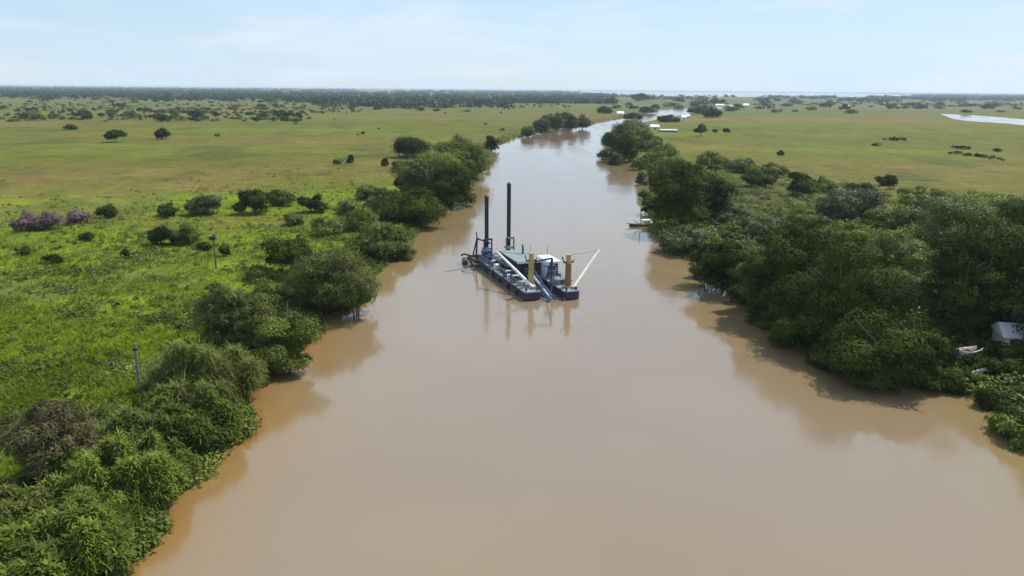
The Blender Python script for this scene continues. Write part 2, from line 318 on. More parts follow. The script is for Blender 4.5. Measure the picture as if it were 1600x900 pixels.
class MB:
    def __init__(s): s.v = []; s.f = []
    def add(s, V, Fc):
        o = len(s.v); s.v += [Vector(v) for v in V]; s.f += [tuple(i+o for i in f) for f in Fc]; return s
    def box(s, x0, x1, y0, y1, z0, z1):
        return s.add([(x0, y0, z0), (x1, y0, z0), (x1, y1, z0), (x0, y1, z0), (x0, y0, z1), (x1, y0, z1), (x1, y1, z1), (x0, y1, z1)],
                     [(0, 3, 2, 1), (4, 5, 6, 7), (0, 1, 5, 4), (1, 2, 6, 5), (2, 3, 7, 6), (3, 0, 4, 7)])
    def tube(s, path, r, k=8):
        if not isinstance(r, (list, tuple)): r = [r]*len(path)
        return s.add(*tube(path, r, k))
    def prism(s, pts, z0, z1):          # outline in x, y
        n = len(pts); return s.add([(x, y, z0) for x, y in pts]+[(x, y, z1) for x, y in pts], [tuple(range(n))[::-1], tuple(range(n, 2*n))]+[(i, (i+1) % n, n+(i+1) % n, n+i) for i in range(n)])
    def build(s, name, m, parent=None, bevel=0, smooth=False):
        o = meshobj(name, s.v, s.f, m, parent, smooth)
        if bevel:
            b = o.modifiers.new('bevel', 'BEVEL'); b.width = bevel; b.segments = 2; b.limit_method = 'ANGLE'
        return o
def trunk_mb(seed, Hh, Wd, z0, r0, multi=1):
    rs = random.Random(seed); b = MB()
    for m_ in range(multi):
        ox = (rs.random()-.5)*Wd*.25*(multi > 1); oy = (rs.random()-.5)*Wd*.25*(multi > 1)
        top = z0+(Hh-z0)*.45; lean = (rs.uniform(-.12, .12)*Hh+ox*1.5, rs.uniform(-.12, .12)*Hh+oy*1.5)
        p = [(ox, oy, -.5), (ox+lean[0]*.2, oy+lean[1]*.2, top*.35), (ox+lean[0]*.6, oy+lean[1]*.6, top*.7), (ox+lean[0], oy+lean[1], top)]
        b.tube(p, [r0*1.3, r0, r0*.8, r0*.55])
        for k in range(5):
            th = rs.random()*6.28; q = Vector(p[2 if k < 3 else 3]); L_ = Wd*rs.uniform(.22, .38)
            e = q+Vector((math.cos(th)*L_, math.sin(th)*L_, (Hh-z0)*rs.uniform(.15, .4)))
            b.tube([q, q.lerp(e, .5)+Vector((0, 0, -.05*L_)), e], [r0*.5, r0*.35, r0*.12], 5)
    return b
def canopy_arcs(seed, Wd, Dp, Hh, n, ln, wd):
    """arching cane blades: strips of three quads springing from low clumps"""
    rs = np.random.default_rng(seed); Vs = []; Ts = []
    th0 = rs.random(n)*6.283; q_ = np.sqrt(rs.random(n)); er = .62+.75*vnoise(np.cos(th0)*2.2+seed*3.1, np.sin(th0)*2.2+seed*1.7); bx, by = np.cos(th0)*q_*er*Wd*.5, np.sin(th0)*q_*er*Dp*.5
    sx = seed*7.3; lump = fbm(bx/1.8+sx, by/1.8+sx, 4); lump = np.clip((lump-.2)/.55, 0, 1); top = Hh*(1-q_**2*.6)*(.06+1.25*lump)
    base = np.column_stack([bx, by, top*(1-.75*rs.random(n)**2.2)])
    th = rs.random(n)*6.283; o = np.column_stack([np.cos(th), np.sin(th), np.zeros(n)])
    l = ln*rs.uniform(.6, 1.3, n); up = rs.uniform(.1, 1.3, n); sag = rs.uniform(.2, .9, n)
    sdv = np.column_stack([-np.sin(th), np.cos(th), rs.uniform(-.3, .3, n)])
    strips = []
    for k, t in enumerate((0, .33, .66, 1)):
        c_ = base + o*(l*t*.8)[:, None] + np.array([0, 0, 1])*((up*t - sag*t*t*1.25)*l)[:, None]
        ww = wd*(.5, 1, .75, .08)[k]
        strips.append(c_-sdv*ww/2); strips.append(c_+sdv*ww/2)
    V = np.stack(strips, 1).reshape(-1, 3); V[:, 2] = np.maximum(V[:, 2], .03)
    b0 = np.arange(n)[:, None]*8
    Fq = np.concatenate([b0+np.array([[0, 1, 3, 2]]), b0+np.array([[2, 3, 5, 4]]), b0+np.array([[4, 5, 7, 6]])])
    tone = np.clip(lump*.75+rs.normal(0, .2, n), 0, 1)
    return V, Fq, np.repeat(tone, 8)
_seed = [100]
def place(px, py):
    p = G(px, py, .8); return p, pxm(p)
def tree(px, py, wpx, hpx, m, label, name='riverside_tree', cat='tree', z0f=.04, dens=1.0, leaf=None, droop=0.0, nl=None, group=None, multi=1, depth=1.0, asp=.55, lobe=(.11, .23)):
    _seed[0] += 1; p, s = place(px, py); Wd = wpx/s; Hh = hpx/s/math.cos(math.radians(12))
    ls = leaf or float(np.clip(.0042*FPX/s*.42+.10, .25, .8))
    vol = math.pi*Wd*(Hh*.9+Wd*.6); nleaf = int(np.clip(vol/(ls*ls*asp*.5)*1.25*dens, 700, 60000))
    nl = nl or int(np.clip(Wd*Hh*.42, 14, 56))
    r = empty(name, (p[0], p[1], ground_z(p[0], p[1])), rz=0); tag(r, label, cat, group)
    V, Fq, T = crown(_seed[0], Wd, Wd*depth, Hh, Hh*z0f, nl, nleaf, ls, asp, droop, lobe=lobe)
    meshobj('crown', V, Fq, M[m], r, attr={'tint': T})
    trunk_mb(_seed[0], Hh, Wd, Hh*z0f, max(.06, Hh*.022), multi).build('trunk', M['bark'], r)
    return r
def cane(px, py, wpx, hpx, m, label, n=2600, ln=.95, wd=.20, cat='shrub', group=None, depth=1.0):
    _seed[0] += 1; px -= float(np.interp(py, [600, 650, 905], [14, 52, 66])); p, s = place(px, py); Wd = wpx/s*.92; Hh = hpx/s*.82
    r = empty('cane_shrub', (p[0], p[1], ground_z(p[0], p[1]))); tag(r, label, cat, group)
    V, Fq, T = canopy_arcs(_seed[0], Wd*1.3, Wd*depth*1.2, Hh, int(n*6), ln*.62, wd*.48)
    meshobj('leaves', V, Fq, M[m], r, attr={'tint': T})
    b = MB(); rs = random.Random(_seed[0])
    for k in range(14):
        x, y = rs.uniform(-.3, .3)*Wd, rs.uniform(-.3, .3)*Wd*depth
        b.tube([(0, 0, -.4), (x*.8, y*.8, .0), (x*1.1, y*1.1, Hh*.35), (x*1.2, y*1.2, Hh*.5)], [.05, .05, .04, .02], 5)
    b.build('stems', M['bark'], r)
    return r

# --- left bank, from the near corner of the picture upwards
cane(30, 905, 150, 90, 'cane', 'leafy cane shrub in the bottom left corner of the picture')
cane(135, 905, 170, 100, 'cane', 'leafy cane shrub at the river edge in the bottom left corner', n=3600, wd=.22)
cane(190, 850, 130, 85, 'mid', 'cane shrub leaning over the first orange shallow at bottom left', n=3000)
cane(60, 830, 140, 70, 'olive', 'pale olive cane shrub below the dark feathery shrub', n=2800)
cane(255, 765, 160, 105, 'cane', 'dense cane shrub at the water directly right of the dark feathery shrub', n=4200)
cane(170, 770, 120, 70, 'cane', 'low cane shrub at the foot of the dark feathery shrub', n=2400)
cane(335, 690, 140, 90, 'cane', 'bright leafy cane shrub jutting into the river below the tall concrete post', n=3800)
cane(255, 690, 130, 60, 'mid', 'cane shrub between the tall concrete post and the dark feathery shrub', n=2400)
GS = [(95, 868, 80, 60, 'mid', 'ragged green shrub second row up from the bottom left corner'), (165, 890, 70, 50, 'lime', 'lime shrub against the water at the very bottom of the left bank'), (225, 812, 60, 50, 'cane', 'small shrub at the waterline right of the bottom left cane shrubs'),
      (120, 800, 70, 46, 'olive', 'olive shrub just below the dark feathery shrub'), (205, 735, 70, 50, 'mid', 'green shrub touching the right side of the dark feathery shrub'), (290, 745, 60, 44, 'olive', 'olive shrub on the water side of the dense cane shrub'),
      (300, 700, 70, 50, 'lime', 'lime shrub between the dense cane shrub and the jutting cane shrub'), (378, 672, 46, 40, 'cane', 'shrub at the tip of the jutting left bank point'), (230, 665, 60, 36, 'olive', 'olive shrub right below the tall concrete post'),
      (300, 648, 66, 40, 'cane', 'leafy shrub right of the foot of the tall concrete post'), (350, 640, 60, 38, 'olive', 'olive shrub above the jutting left bank point'), (15, 800, 60, 50, 'mid', 'green shrub cut by the left edge below the feathery shrub'),
      (20, 860, 60, 50, 'olive', 'olive shrub cut by the left edge near the bottom'), (400, 590, 40, 34, 'cane', 'small shrub at the water beside the olive reedy shrub'), (270, 640, 50, 26, 'lime', 'lowest lime shrub just right of the tall concrete post')]
for x, y, w_, h_, m_, lb in GS:
    tree(x-float(np.interp(y, [560, 620, 900], [8, 36, 48])), y, w_, h_, m_, lb, name='shrub', cat='shrub', z0f=.0, leaf=.28, asp=.32, group='gap shrubs of the near left bank', dens=.8, nl=24)
tree(95, 748, 145, 140, 'brown', 'dark feathery shrub with brownish twigs standing alone in the lush grass at lower left', name='feathery_shrub', cat='shrub', z0f=.02, leaf=.30, asp=.25, nl=26, multi=1, dens=.9)
cane(350, 612, 125, 88, 'olive', 'reedy olive shrub at the water between the tall concrete post and the dark fronted tree', n=4600, ln=1.7, wd=.13)
cane(300, 590, 90, 55, 'mid', 'low reedy shrub on the meadow side of the olive reedy shrub', n=1800, wd=.14)
tree(445, 566, 112, 118, 'mid', 'tree with dark river side and lit top overhanging the left bank', z0f=.0, multi=2)
tree(400, 545, 95, 115, 'olive', 'slim olive tree behind the dark sided overhanging tree')
tree(350, 540, 95, 105, 'olive', 'olive tree at the meadow edge with a ragged grey crown', dens=.8)
tree(560, 484, 52, 55, 'mid', 'small tree with bare trunks leaning over the water below the big feathery tree', z0f=.35, multi=3)
tree(530, 474, 135, 112, 'olive', 'largest round feathery tree of the left bank with drooping olive foliage', asp=.35, droop=.4, dens=1.2, multi=2)
tree(455, 432, 82, 76, 'dark', 'dark leaved tree on the meadow side of the big feathery tree')
tree(500, 470, 70, 60, 'mid', 'mid green tree in front of the big feathery tree', z0f=.0)
tree(590, 398, 90, 62, 'mid', 'bushy tree on the left bank level with the dredger bow')
tree(632, 396, 46, 34, 'olive', 'little bush at the waterline level with the dredger stern', name='bush', cat='bush', z0f=.02)
tree(560, 360, 70, 40, 'lime', 'light green leafy bush above the bushy bank tree', name='bush', cat='bush', z0f=.02)
tree(645, 348, 105, 62, 'dark', 'dark tree at the water between the two bank clumps left of the dredger', z0f=.0)
tree(600, 340, 60, 48, 'olive', 'olive tree behind the dark tree in the middle of the left bank')
tree(705, 318, 78, 78, 'dark', 'front tree of the tall left bank cluster, at the water', z0f=.0)
tree(660, 305, 84, 66, 'mid', 'round green tree at the meadow side of the tall left bank cluster', z0f=.0)
tree(690, 280, 80, 56, 'lime', 'bright green tree on top of the tall left bank cluster', z0f=.0)
tree(735, 276, 66, 58, 'mid', 'tree at the upstream end of the tall cluster, leaning over water', z0f=.0)
tree(645, 246, 62, 38, 'dark', 'dark rounded tree at the far end of the tall left bank cluster', z0f=.0)
tree(712, 250, 60, 40, 'olive', 'olive tree behind the bright green cluster tree')
tree(768, 233, 24, 25, 'dark', 'small dark round bush alone at the bend of the left bank', name='bush', cat='bush', z0f=.02)
for i, (x, y, w_, h_, m_) in enumerate([(826, 212, 26, 22, 'olive'), (846, 206, 30, 26, 'brown'), (868, 204, 28, 30, 'grey'), (890, 202, 26, 26, 'brown'), (910, 200, 26, 24, 'grey'), (858, 196, 24, 20, 'mid'), (882, 192, 30, 18, 'dark')]):
    tree(x, y, w_, h_, m_, ['first small tree of the far left bank row, nearest the dredger', 'second tree of the greyish far left bank row', 'tallest grey tree of the far left bank row', 'brownish tree in the far left bank row', 'last grey tree of the far left bank row at the bend', 'green tree behind the far left bank row', 'dark tree behind the far left bank row'][i], group='row of trees on the far left bank', z0f=.06, dens=1.3)
for x, y, w_, h_, m_, lb in [(470, 402, 44, 34, 'mid', 'green shrub on the meadow side above the big feathery tree'), (515, 368, 56, 32, 'olive', 'olive shrub behind the big feathery tree'), (560, 402, 40, 30, 'mid', 'green shrub between the big feathery tree and the bushy bank tree'),
                             (618, 380, 44, 30, 'mid', 'green shrub joining the bushy bank tree to the dark water side tree'), (545, 335, 50, 26, 'olive', 'olive shrub at the meadow edge behind the light green bush'), (575, 312, 50, 24, 'mid', 'low green shrub at the meadow edge behind the olive bank tree'),
                             (668, 338, 50, 34, 'mid', 'green shrub between the dark bank tree and the tall cluster'), (630, 300, 40, 30, 'dark', 'dark shrub on the meadow side of the tall cluster'), (480, 520, 40, 40, 'olive', 'olive shrub at the water right of the dark sided tree'), (420, 470, 60, 44, 'mid', 'green shrub in the gap behind the dark sided tree'),
                             (380, 580, 60, 44, 'mid', 'green shrub between the dark sided tree and the reedy shrub'), (750, 262, 34, 26, 'olive', 'olive shrub at the water before the alone dark round bush'), (410, 440, 50, 28, 'lime', 'light green low shrub below the dark leaved meadow side tree'),
                             (740, 244, 40, 20, 'dark', 'dark low shrub at the upstream tip of the tall cluster')]:
    tree(x, y, w_, h_, m_, lb, name='shrub', cat='shrub', z0f=.0)
# --- shrubs in the left meadow
MB_ = [(320, 335, 58, 42, 'grey', 'greyish round shrub left of the dark shrub in the left meadow'), (398, 335, 62, 46, 'dark', 'dark dense shrub in the middle of the left meadow'), (445, 322, 50, 30, 'olive', 'olive shrub just right of the dark meadow shrub'),
       (264, 338, 36, 22, 'dark', 'small dark shrub left of the greyish round shrub'), (172, 340, 36, 22, 'dark', 'small dark dome shrub beside the purple bushes'), (493, 334, 40, 38, 'dark', 'upright dark shrub between meadow and bank trees'),
       (252, 386, 46, 34, 'dark', 'low dark left half of the shrub patch under the greyish shrub'), (296, 382, 54, 36, 'mid', 'low green right half of the shrub patch under the greyish shrub'), (460, 352, 34, 24, 'olive', 'small olive shrub beside the lush grass and bank trees'),
       (254, 217, 26, 19, 'dark', 'lone dark bush right of the lone spreading tree'), (112, 202, 17, 11, 'dark', 'small dark bush left of the lone spreading tree'),
       (530, 256, 18, 9, 'mid', 'low green bush left of its darker twin in the left meadow'), (548, 255, 14, 13, 'dark', 'small dark bush beside the low green bush in the left meadow'), (601, 260, 16, 13, 'dark', 'small dark bush beside the tall left bank cluster'), (624, 264, 26, 14, 'mid', 'low mid green bush against the tall left bank cluster'),
       (86, 412, 30, 16, 'dark', 'small dark clump in the grass below the purple bushes'), (136, 376, 26, 12, 'dark', 'flat dark clump right below the purple bushes'), (40, 400, 34, 14, 'mid', 'faint green clump at the left edge below the purple bushes'),
       (198, 404, 18, 14, 'dark', 'tiny dark clump in the middle of the lush grass'), (352, 402, 20, 18, 'dark', 'tiny shrub right of the single capped post'), (322, 392, 22, 14, 'dark', 'tiny dark shrub left of the single capped post')]
for x, y, w_, h_, m_, lb in MB_: tree(x, y, w_, h_, m_, lb, name='meadow_shrub', cat='shrub', z0f=.02, group='shrubs in the left meadow', nl=14)
tree(181, 222, 34, 22, 'dark', 'lone spreading tree with a low trunk in the left meadow', z0f=.25, name='meadow_tree', group='lone meadow trees')
tree(42, 364, 44, 30, 'purple', 'leftmost of the purple flowering bushes', name='flowering_bush', cat='bush', z0f=.02, group='purple flowering bushes')
tree(78, 362, 48, 30, 'purple', 'middle one of the purple flowering bushes', name='flowering_bush', cat='bush', z0f=.02, group='purple flowering bushes')
tree(120, 352, 46, 22, 'purple', 'rightmost and lowest of the purple flowering bushes', name='flowering_bush', cat='bush', z0f=.02, group='purple flowering bushes')

# --- right bank
tree(975, 250, 50, 46, 'dark', 'near dark tree of the small headland on the right bank', z0f=.0)
tree(958, 232, 42, 38, 'dark', 'leftmost tree of the right headland, reaching over the river', z0f=.0)
tree(992, 232, 48, 42, 'mid', 'green tree on the land side of the right headland', z0f=.0)
tree(985, 212, 60, 30, 'mid', 'broad green tree at the back of the right headland', z0f=.0)
tree(1000, 262, 30, 22, 'lime', 'light green shrub at the foot of the right headland trees', name='bush', cat='bush', z0f=.02)
for x, y, w_, h_, m_, lb in [(948, 246, 30, 24, 'grey', 'greyish bush at the water on the left end of the right headland'), (962, 254, 26, 22, 'grey', 'pale bush at the tip of the right headland'), (1010, 236, 40, 34, 'mid', 'green tree behind the right headland near the dark bush'), (1004, 284, 24, 26, 'olive', 'olive bush at the shore between headland and tall dark tree'),
                             (1022, 262, 40, 30, 'mid', 'green tree at the top of the shore between headland and tall dark tree'), (1028, 292, 36, 32, 'dark', 'dark bush touching the far side of the tall dark tree'), (1020, 330, 36, 40, 'dark', 'dark low tree at the water just before the work boat'), (1040, 250, 44, 26, 'lime', 'light green bush behind the headland at the meadow edge'), (1090, 425, 34, 30, 'mid', 'small green bush hanging over the water left of the dark dome tree'), (1160, 462, 44, 42, 'dark', 'dark bush over the water right of the dark dome tree'), (1195, 500, 54, 50, 'dark', 'dark bush at the water below the narrow green tree'), (1290, 556, 60, 50, 'dark', 'dark bush at the water left of the foreground right tree'),
                             (1460, 594, 90, 50, 'dark', 'dark low bush at the water right of the foreground right tree'), (1550, 622, 60, 34, 'dark', 'dark low bush beside the bright green bush at right')]:
    tree(x, y, w_, h_, m_, lb, name='bank_bush', cat='bush', z0f=.0)
tree(1012, 306, 34, 20, 'lime', 'light green bush on the point before the tall dark right bank tree', name='bush', cat='bush', z0f=.02)
tree(1062, 358, 92, 112, 'dark', 'tall very dark tree rising beside the moored work boat', z0f=.05, dens=1.2)
tree(1108, 340, 76, 86, 'dark', 'dark tree directly behind the tall tree at the work boat', z0f=.0)
tree(1060, 285, 80, 44, 'mid', 'green tree behind the top of the tall dark tree', z0f=.0)
tree(1072, 386, 80, 48, 'grey', 'grey green round bush at the water below the tall dark tree', name='bush', cat='bush', z0f=.02)
tree(1125, 398, 60, 30, 'lime', 'light green bush between two dark trees on the right bank', name='bush', cat='bush', z0f=.02)
tree(1130, 442, 88, 84, 'dark', 'dark dome tree casting shadow on the water, mid right bank', z0f=.03, dens=1.2)
tree(1180, 472, 66, 105, 'mid', 'narrow green tree between two dark trees on the right bank', z0f=.03)
tree(1222, 492, 116, 155, 'dark', 'dark tree left of the widest right bank tree', z0f=.04, dens=1.1)
tree(1310, 530, 190, 165, 'dark', 'widest dark tree in the middle of the right bank', z0f=.05, dens=1.2)
tree(1250, 530, 95, 80, 'dark', 'low dark tree touching the water left of the widest tree', z0f=.02)
tree(1370, 578, 170, 130, 'dark', 'dark tree in the foreground of the right bank with leaves to the waterline', z0f=.02, dens=1.2)
tree(1310, 560, 80, 90, 'dark', 'dark low tree at the left foot of the foreground right tree', z0f=.02)
tree(1440, 580, 90, 115, 'dark', 'dark tree between foreground tree and the pinkish boat', z0f=.04)
tree(1500, 520, 120, 190, 'dark', 'tall dark tree over the pinkish boat at right', z0f=.06, multi=2)
tree(1570, 510, 150, 205, 'dark', 'tallest dark tree at the right edge of the picture', z0f=.05, multi=2, dens=1.2)
tree(1660, 560, 170, 230, 'dark', 'tall tree cut by the right edge of the picture', z0f=.0)
tree(1420, 480, 110, 90, 'mid', 'green tree showing a bright top between two dark trees', z0f=.0)
tree(1500, 400, 130, 110, 'olive', 'olive topped tree behind the tall dark trees at right', z0f=.0)
tree(1570, 380, 110, 95, 'mid', 'green tree at the right edge against the meadow', z0f=.0)
tree(1568, 592, 50, 40, 'dark', 'dark bush in front of the white roofed hut at the right edge', name='bank_bush', cat='bush', z0f=.0)
tree(1500, 588, 40, 26, 'dark', 'little dark bush in front of the pinkish boat', name='bank_bush', cat='bush', z0f=.0)
tree(1532, 600, 44, 30, 'mid', 'small green bush hiding part of the bleached log', name='bank_bush', cat='bush', z0f=.0)
tree(1585, 572, 44, 44, 'dark', 'dark bush against the wall of the white roofed hut', name='bank_bush', cat='bush', z0f=.0)
tree(1520, 578, 30, 24, 'dark', 'dark bush at the stern of the pinkish boat', name='bank_bush', cat='bush', z0f=.0)
tree(1590, 672, 95, 62, 'mid', 'bright green bush in the water at the right edge', name='bush', cat='bush', z0f=.02)
tree(1240, 410, 90, 80, 'dark', 'dark upright tree beside the small backwater', z0f=.0)
tree(1390, 420, 120, 60, 'mid', 'green tree behind the crown of the widest right tree', z0f=.0)
BK = [(1250, 306, 44, 40, 'dark', 'dark palm like shrub above the backwater'), (1300, 345, 70, 48, 'grey', 'grey green dome shrub in the middle of the right thicket'), (1345, 340, 80, 52, 'grey', 'large greyish shrub right of the grey dome shrub'),
      (1260, 360, 70, 40, 'lime', 'yellow green shrub right of the backwater'), (1330, 388, 110, 44, 'lime', 'bright lime shrub along the top of the widest tree'), (1410, 365, 90, 50, 'mid', 'mid green shrub in the right thicket'), (1440, 330, 80, 40, 'mid', 'green shrub at the back of the right thicket'),
      (1384, 291, 32, 20, 'dark', 'small dark round shrub at the meadow edge of the right thicket'), (1480, 352, 80, 46, 'olive', 'olive shrub before the right edge trees'), (1160, 270, 60, 24, 'mid', 'low shrub behind the tall dark tree'), (1185, 292, 60, 30, 'dark', 'dark shrub just above the backwater'),
      (1200, 276, 50, 26, 'mid', 'green shrub at the meadow edge above the backwater'), (1150, 350, 60, 34, 'olive', 'olive shrub left of the green islet'), (1185, 372, 70, 40, 'grey', 'pale leafy shrub below the green islet'), (1215, 385, 50, 34, 'grey', 'second pale leafy shrub below the green islet'),
      (1110, 262, 60, 26, 'mid', 'green shrub on the meadow edge behind the tall dark tree'), (1290, 300, 60, 24, 'mid', 'low green shrub at the meadow edge right of the palm like shrub'), (1340, 305, 60, 22, 'dark', 'low dark shrub at the meadow edge of the thicket'), (1440, 400, 70, 50, 'dark', 'dark shrub in a gap of the right thicket'),
      (1540, 330, 80, 34, 'lime', 'light green shrub behind the trees at the right edge'), (1140, 372, 50, 26, 'lime', 'light shrub between grey bush and green islet'), (1020, 270, 26, 20, 'mid', 'small shrub on the right headland shore')]
for x, y, w_, h_, m_, lb in BK: tree(x, y, w_, h_, m_, lb, name='thicket_shrub', cat='shrub', z0f=.02, group='shrubs of the right bank thicket', dens=1.0)
tree(1095, 212, 22, 18, 'dark', 'lone round tree with a clear trunk in the right meadow', name='meadow_tree', z0f=.32, group='lone meadow trees')
for x, y, w_, h_, lb in [(1134, 206, 16, 6, 'low flat bush right of the lone round tree'), (1117, 206, 8, 7, 'tiny bush between the lone round tree and the flat bush'), (1025, 232, 26, 20, 'dark bush at the near end of the hut plot'), (1220, 243, 9, 7, 'tiny dark bush in the right meadow above the thicket'),
                         (945, 177, 26, 12, 'bush left of the small white house across the river'), (1010, 176, 26, 12, 'bush before the far bend of the river'), (1000, 158, 26, 14, 'dark dome tree beyond the far river bend'), (1112, 183, 34, 16, 'bush at the right end of the far river bend'), (1090, 178, 28, 14, 'bush over the far river bend'),
                         (1045, 190, 40, 12, 'low dark bushes along the near side of the far river bend'), (990, 186, 34, 14, 'bushes opposite the small white house')]:
    tree(x, y, w_, h_, 'dark', lb, name='bush', cat='bush', z0f=.02)

# --- scattered far scrub, shared meshes
protos = []
for k in range(8):
    V, Fq, T = crown(900+k, 7, 7, 4.2, 0.1, 10, 420, .95, .6)
    o = meshobj('scrub_bush', V, Fq, M[('dark', 'mid', 'olive', 'dark')[k % 4]], attr={'tint': T}); protos.append(o)
used = [False]*8; nsc = 0
def hor0(x): return 133+x*13/1590
def scrub(px, py, wpx, label, group):
    p, s = place(px, py)
    if sdf(np.array([[p[0], p[1]]]))[0] < 3: return
    global nsc; k = random.randrange(8)
    if used[k]: o = protos[k].copy(); COL.objects.link(o)
    else: o = protos[k]; used[k] = True
    sc_ = wpx/s/7; o.location = (p[0], p[1], ground_z(p[0], p[1])); o.scale = (sc_, sc_*random.uniform(.8, 1.2), sc_*random.uniform(.7, 1.1)*(.9 if sc_ < 1.4 else .75)); o.rotation_euler = (0, 0, random.random()*6.28)
    szw = 'tiny' if wpx < 9 else 'small' if wpx < 13 else 'medium' if wpx < 18 else 'large' if wpx < 24 else 'very large'; tn = ('dark', 'mid green', 'olive', 'blackish green')[k % 4]
    frac = (px-5)/1590; side = ('at the left edge', 'one tenth across', 'two tenths across', 'three tenths across', 'four tenths across', 'half across', 'six tenths across', 'seven tenths across', 'eight tenths across', 'at the right edge')[min(9, max(0, int(frac*10)))]
    dep = py-hor0(px); dw = 'at the woodland edge' if dep < 22 else 'far out' if dep < 34 else 'halfway out' if dep < 48 else 'nearest the open meadow'
    tag(o, szw+' '+tn+' '+label+' '+dw+' '+side, 'bush', group); nsc += 1
for i in range(150):
    x = random.uniform(5, 480); y = 151+38*random.random()**1.2
    if random.random() < .28: x = random.choice([50, 150, 240, 330, 400, 440])+random.gauss(0, 26); y = random.gauss(181, 5)
    scrub(max(x, 3), y, random.choice([1, 1, 1.5, 2])*random.uniform(6, 14)*(.6+(y-150)/60), 'scrub bush,', 'far bushes of the left meadow')
for i in range(26): scrub(random.uniform(490, 800), random.uniform(162, 176), random.uniform(5, 16), 'bush before the left woodland,', 'bushes before the left woodland')
for x, y, w_ in [(637, 170, 28), (410, 183, 20), (428, 186, 18), (446, 187, 22), (462, 189, 12)]: scrub(x, y, w_, 'bush standing out,', 'bushes before the left woodland')
for x, y, w_, in [(568, 209, 9), (559, 211, 6), (593, 201, 6), (522, 186, 5), (696, 177, 6), (340, 213, 10), (758, 194, 6), (785, 204, 10)]: scrub(x, y, w_, 'bush alone in the meadow,', 'tiny bushes of the left meadow')
for i in range(70): scrub(random.uniform(1080, 1590), random.uniform(156, 170)+random.random()*8, random.uniform(6, 22), 'distant bush,', 'far bushes beyond the right meadow')
for i in range(22): scrub(random.uniform(930, 1100), random.uniform(158, 172), random.uniform(10, 26), 'bush by the river bend,', 'bushes at the far river bend')
for x0, y0, x1, y1, n_ in [(1365, 215, 1425, 222, 4), (1362, 226, 1395, 230, 3), (1484, 230, 1515, 234, 6), (1485, 240, 1570, 251, 14), (1552, 235, 1570, 237, 4)]:
    for k in range(n_):
        t = random.random(); scrub(x0+(x1-x0)*t, y0+(y1-y0)*t+random.uniform(-1, 1), random.uniform(6, 13), 'marsh bush,', 'marsh bushes of the right meadow')

# --- far woodland (one mass)
def woodland(name, N, fn, label, sz=(9, 16), seed=3, hmax=(8, 12)):
    rs = np.random.default_rng(seed); px, py = fn(rs, N); P = Gv(px, py); ok = sdf(P[:, :2]) > 8; P = P[ok]; n = len(P)
    dist = np.hypot(P[:, 0], P[:, 1]); k = 36; w_ = rs.uniform(*sz, n)*np.clip(dist/2500, 1, 4); h_ = rs.uniform(*hmax, n)
    v = rs.normal(0, 1, (n, k, 3)); v[..., 2] = np.abs(v[..., 2]); v /= np.linalg.norm(v, axis=2)[..., None]
    C = v*np.stack([w_/2, w_/2, h_*.8], 1)[:, None, :]*rs.uniform(.75, 1.1, (n, k, 1)) + P[:, None, :] + np.array([0, 0, .8])
    ls = np.repeat(w_*.27, k)
    C = C.reshape(-1, 3); Nn = v.reshape(-1, 3); V, Fq = leaves(C, Nn, 1.0, .8, rs)
    base = np.repeat(C, 4, 0); V = base+(V-base)*np.repeat(ls, 4)[:, None]
    T = np.repeat(np.clip(np.repeat(rs.random(n), k)*.7+rs.random(n*k)*.3, 0, 1), 4)
    o = meshobj(name, V, Fq, M['farleaf'], attr={'tint': T}); tag(o, label, 'woodland', kind='stuff')
def hor(px): return 133.05+px*13/1590
def fL(rs, N):
    px = rs.uniform(-150, 960, N); e = np.interp(px, [-150, 420, 600, 960], [17, 19, 27, 26])+9*(fbm(px/26, px*0+3, 4)-.5)+6*rs.random(N)**4
    e = np.where(px > 800, 22, e); py = hor(px)+1.0+(e-1.0)*rs.random(N)**.9; k_ = (fbm(px/28, py/1.7, 4) > .40) | (py-hor(px) < 3); return px[k_], py[k_]
def fR(rs, N):
    px = rs.uniform(930, 1750, N); cl = [(0, 1.0, 1.7)]*3+[(0, 9, 12)]*3+[(0, 14, 17)]; q_ = rs.integers(0, 7, N)
    lo = np.array([1.0, 1.0, 1.0, 7.5, 8.5, 7, 12])[q_]; hi = np.array([2.0, 2.2, 1.8, 11, 12, 9, 15])[q_]
    t = np.sin(px/23+q_)+np.sin(px/51+2*q_); ok = (q_ < 3) | (t > .1)
    px = px[ok]; lo = lo[ok]; hi = hi[ok]; return px, hor(px)+lo+(hi-lo)*rs.random(len(px))
woodland('far_woodland', 7500, fL, 'dark blue green woodland along the horizon left of the river', seed=3, hmax=(5, 14))
woodland('far_tree_belt', 2600, fR, 'broken belts of trees and lake shore woods on the right horizon', seed=4)
def fR2(rs, N):
    px = rs.uniform(1380, 1700, N); return px, hor(px)+2+9*rs.random(N)
woodland('far_right_woodland', 1000, fR2, 'hazy woodland at the far right horizon', seed=6)

def fS(rs, N):
    px = rs.uniform(-100, 900, N); py = hor(px)+14+rs.random(N)**1.4*np.interp(px, [0, 450, 600, 900], [40, 42, 18, 14]); k_ = fbm(px/30, py/5, 3) > .42; return px[k_], py[k_]
def fS2(rs, N):
    px = rs.uniform(1080, 1700, N); py = hor(px)+6+rs.random(N)*16; k_ = fbm(px/40, py/3, 3) > .5; return px[k_], py[k_]
woodland('far_scrub', 2600, fS, 'thin low scrub before the far left woodland', sz=(1.5, 5), seed=12, hmax=(.8, 2.2))
woodland('far_marsh_scrub', 1800, fS2, 'thin low scrub beyond the right meadow', sz=(3, 9), seed=13, hmax=(1, 3))
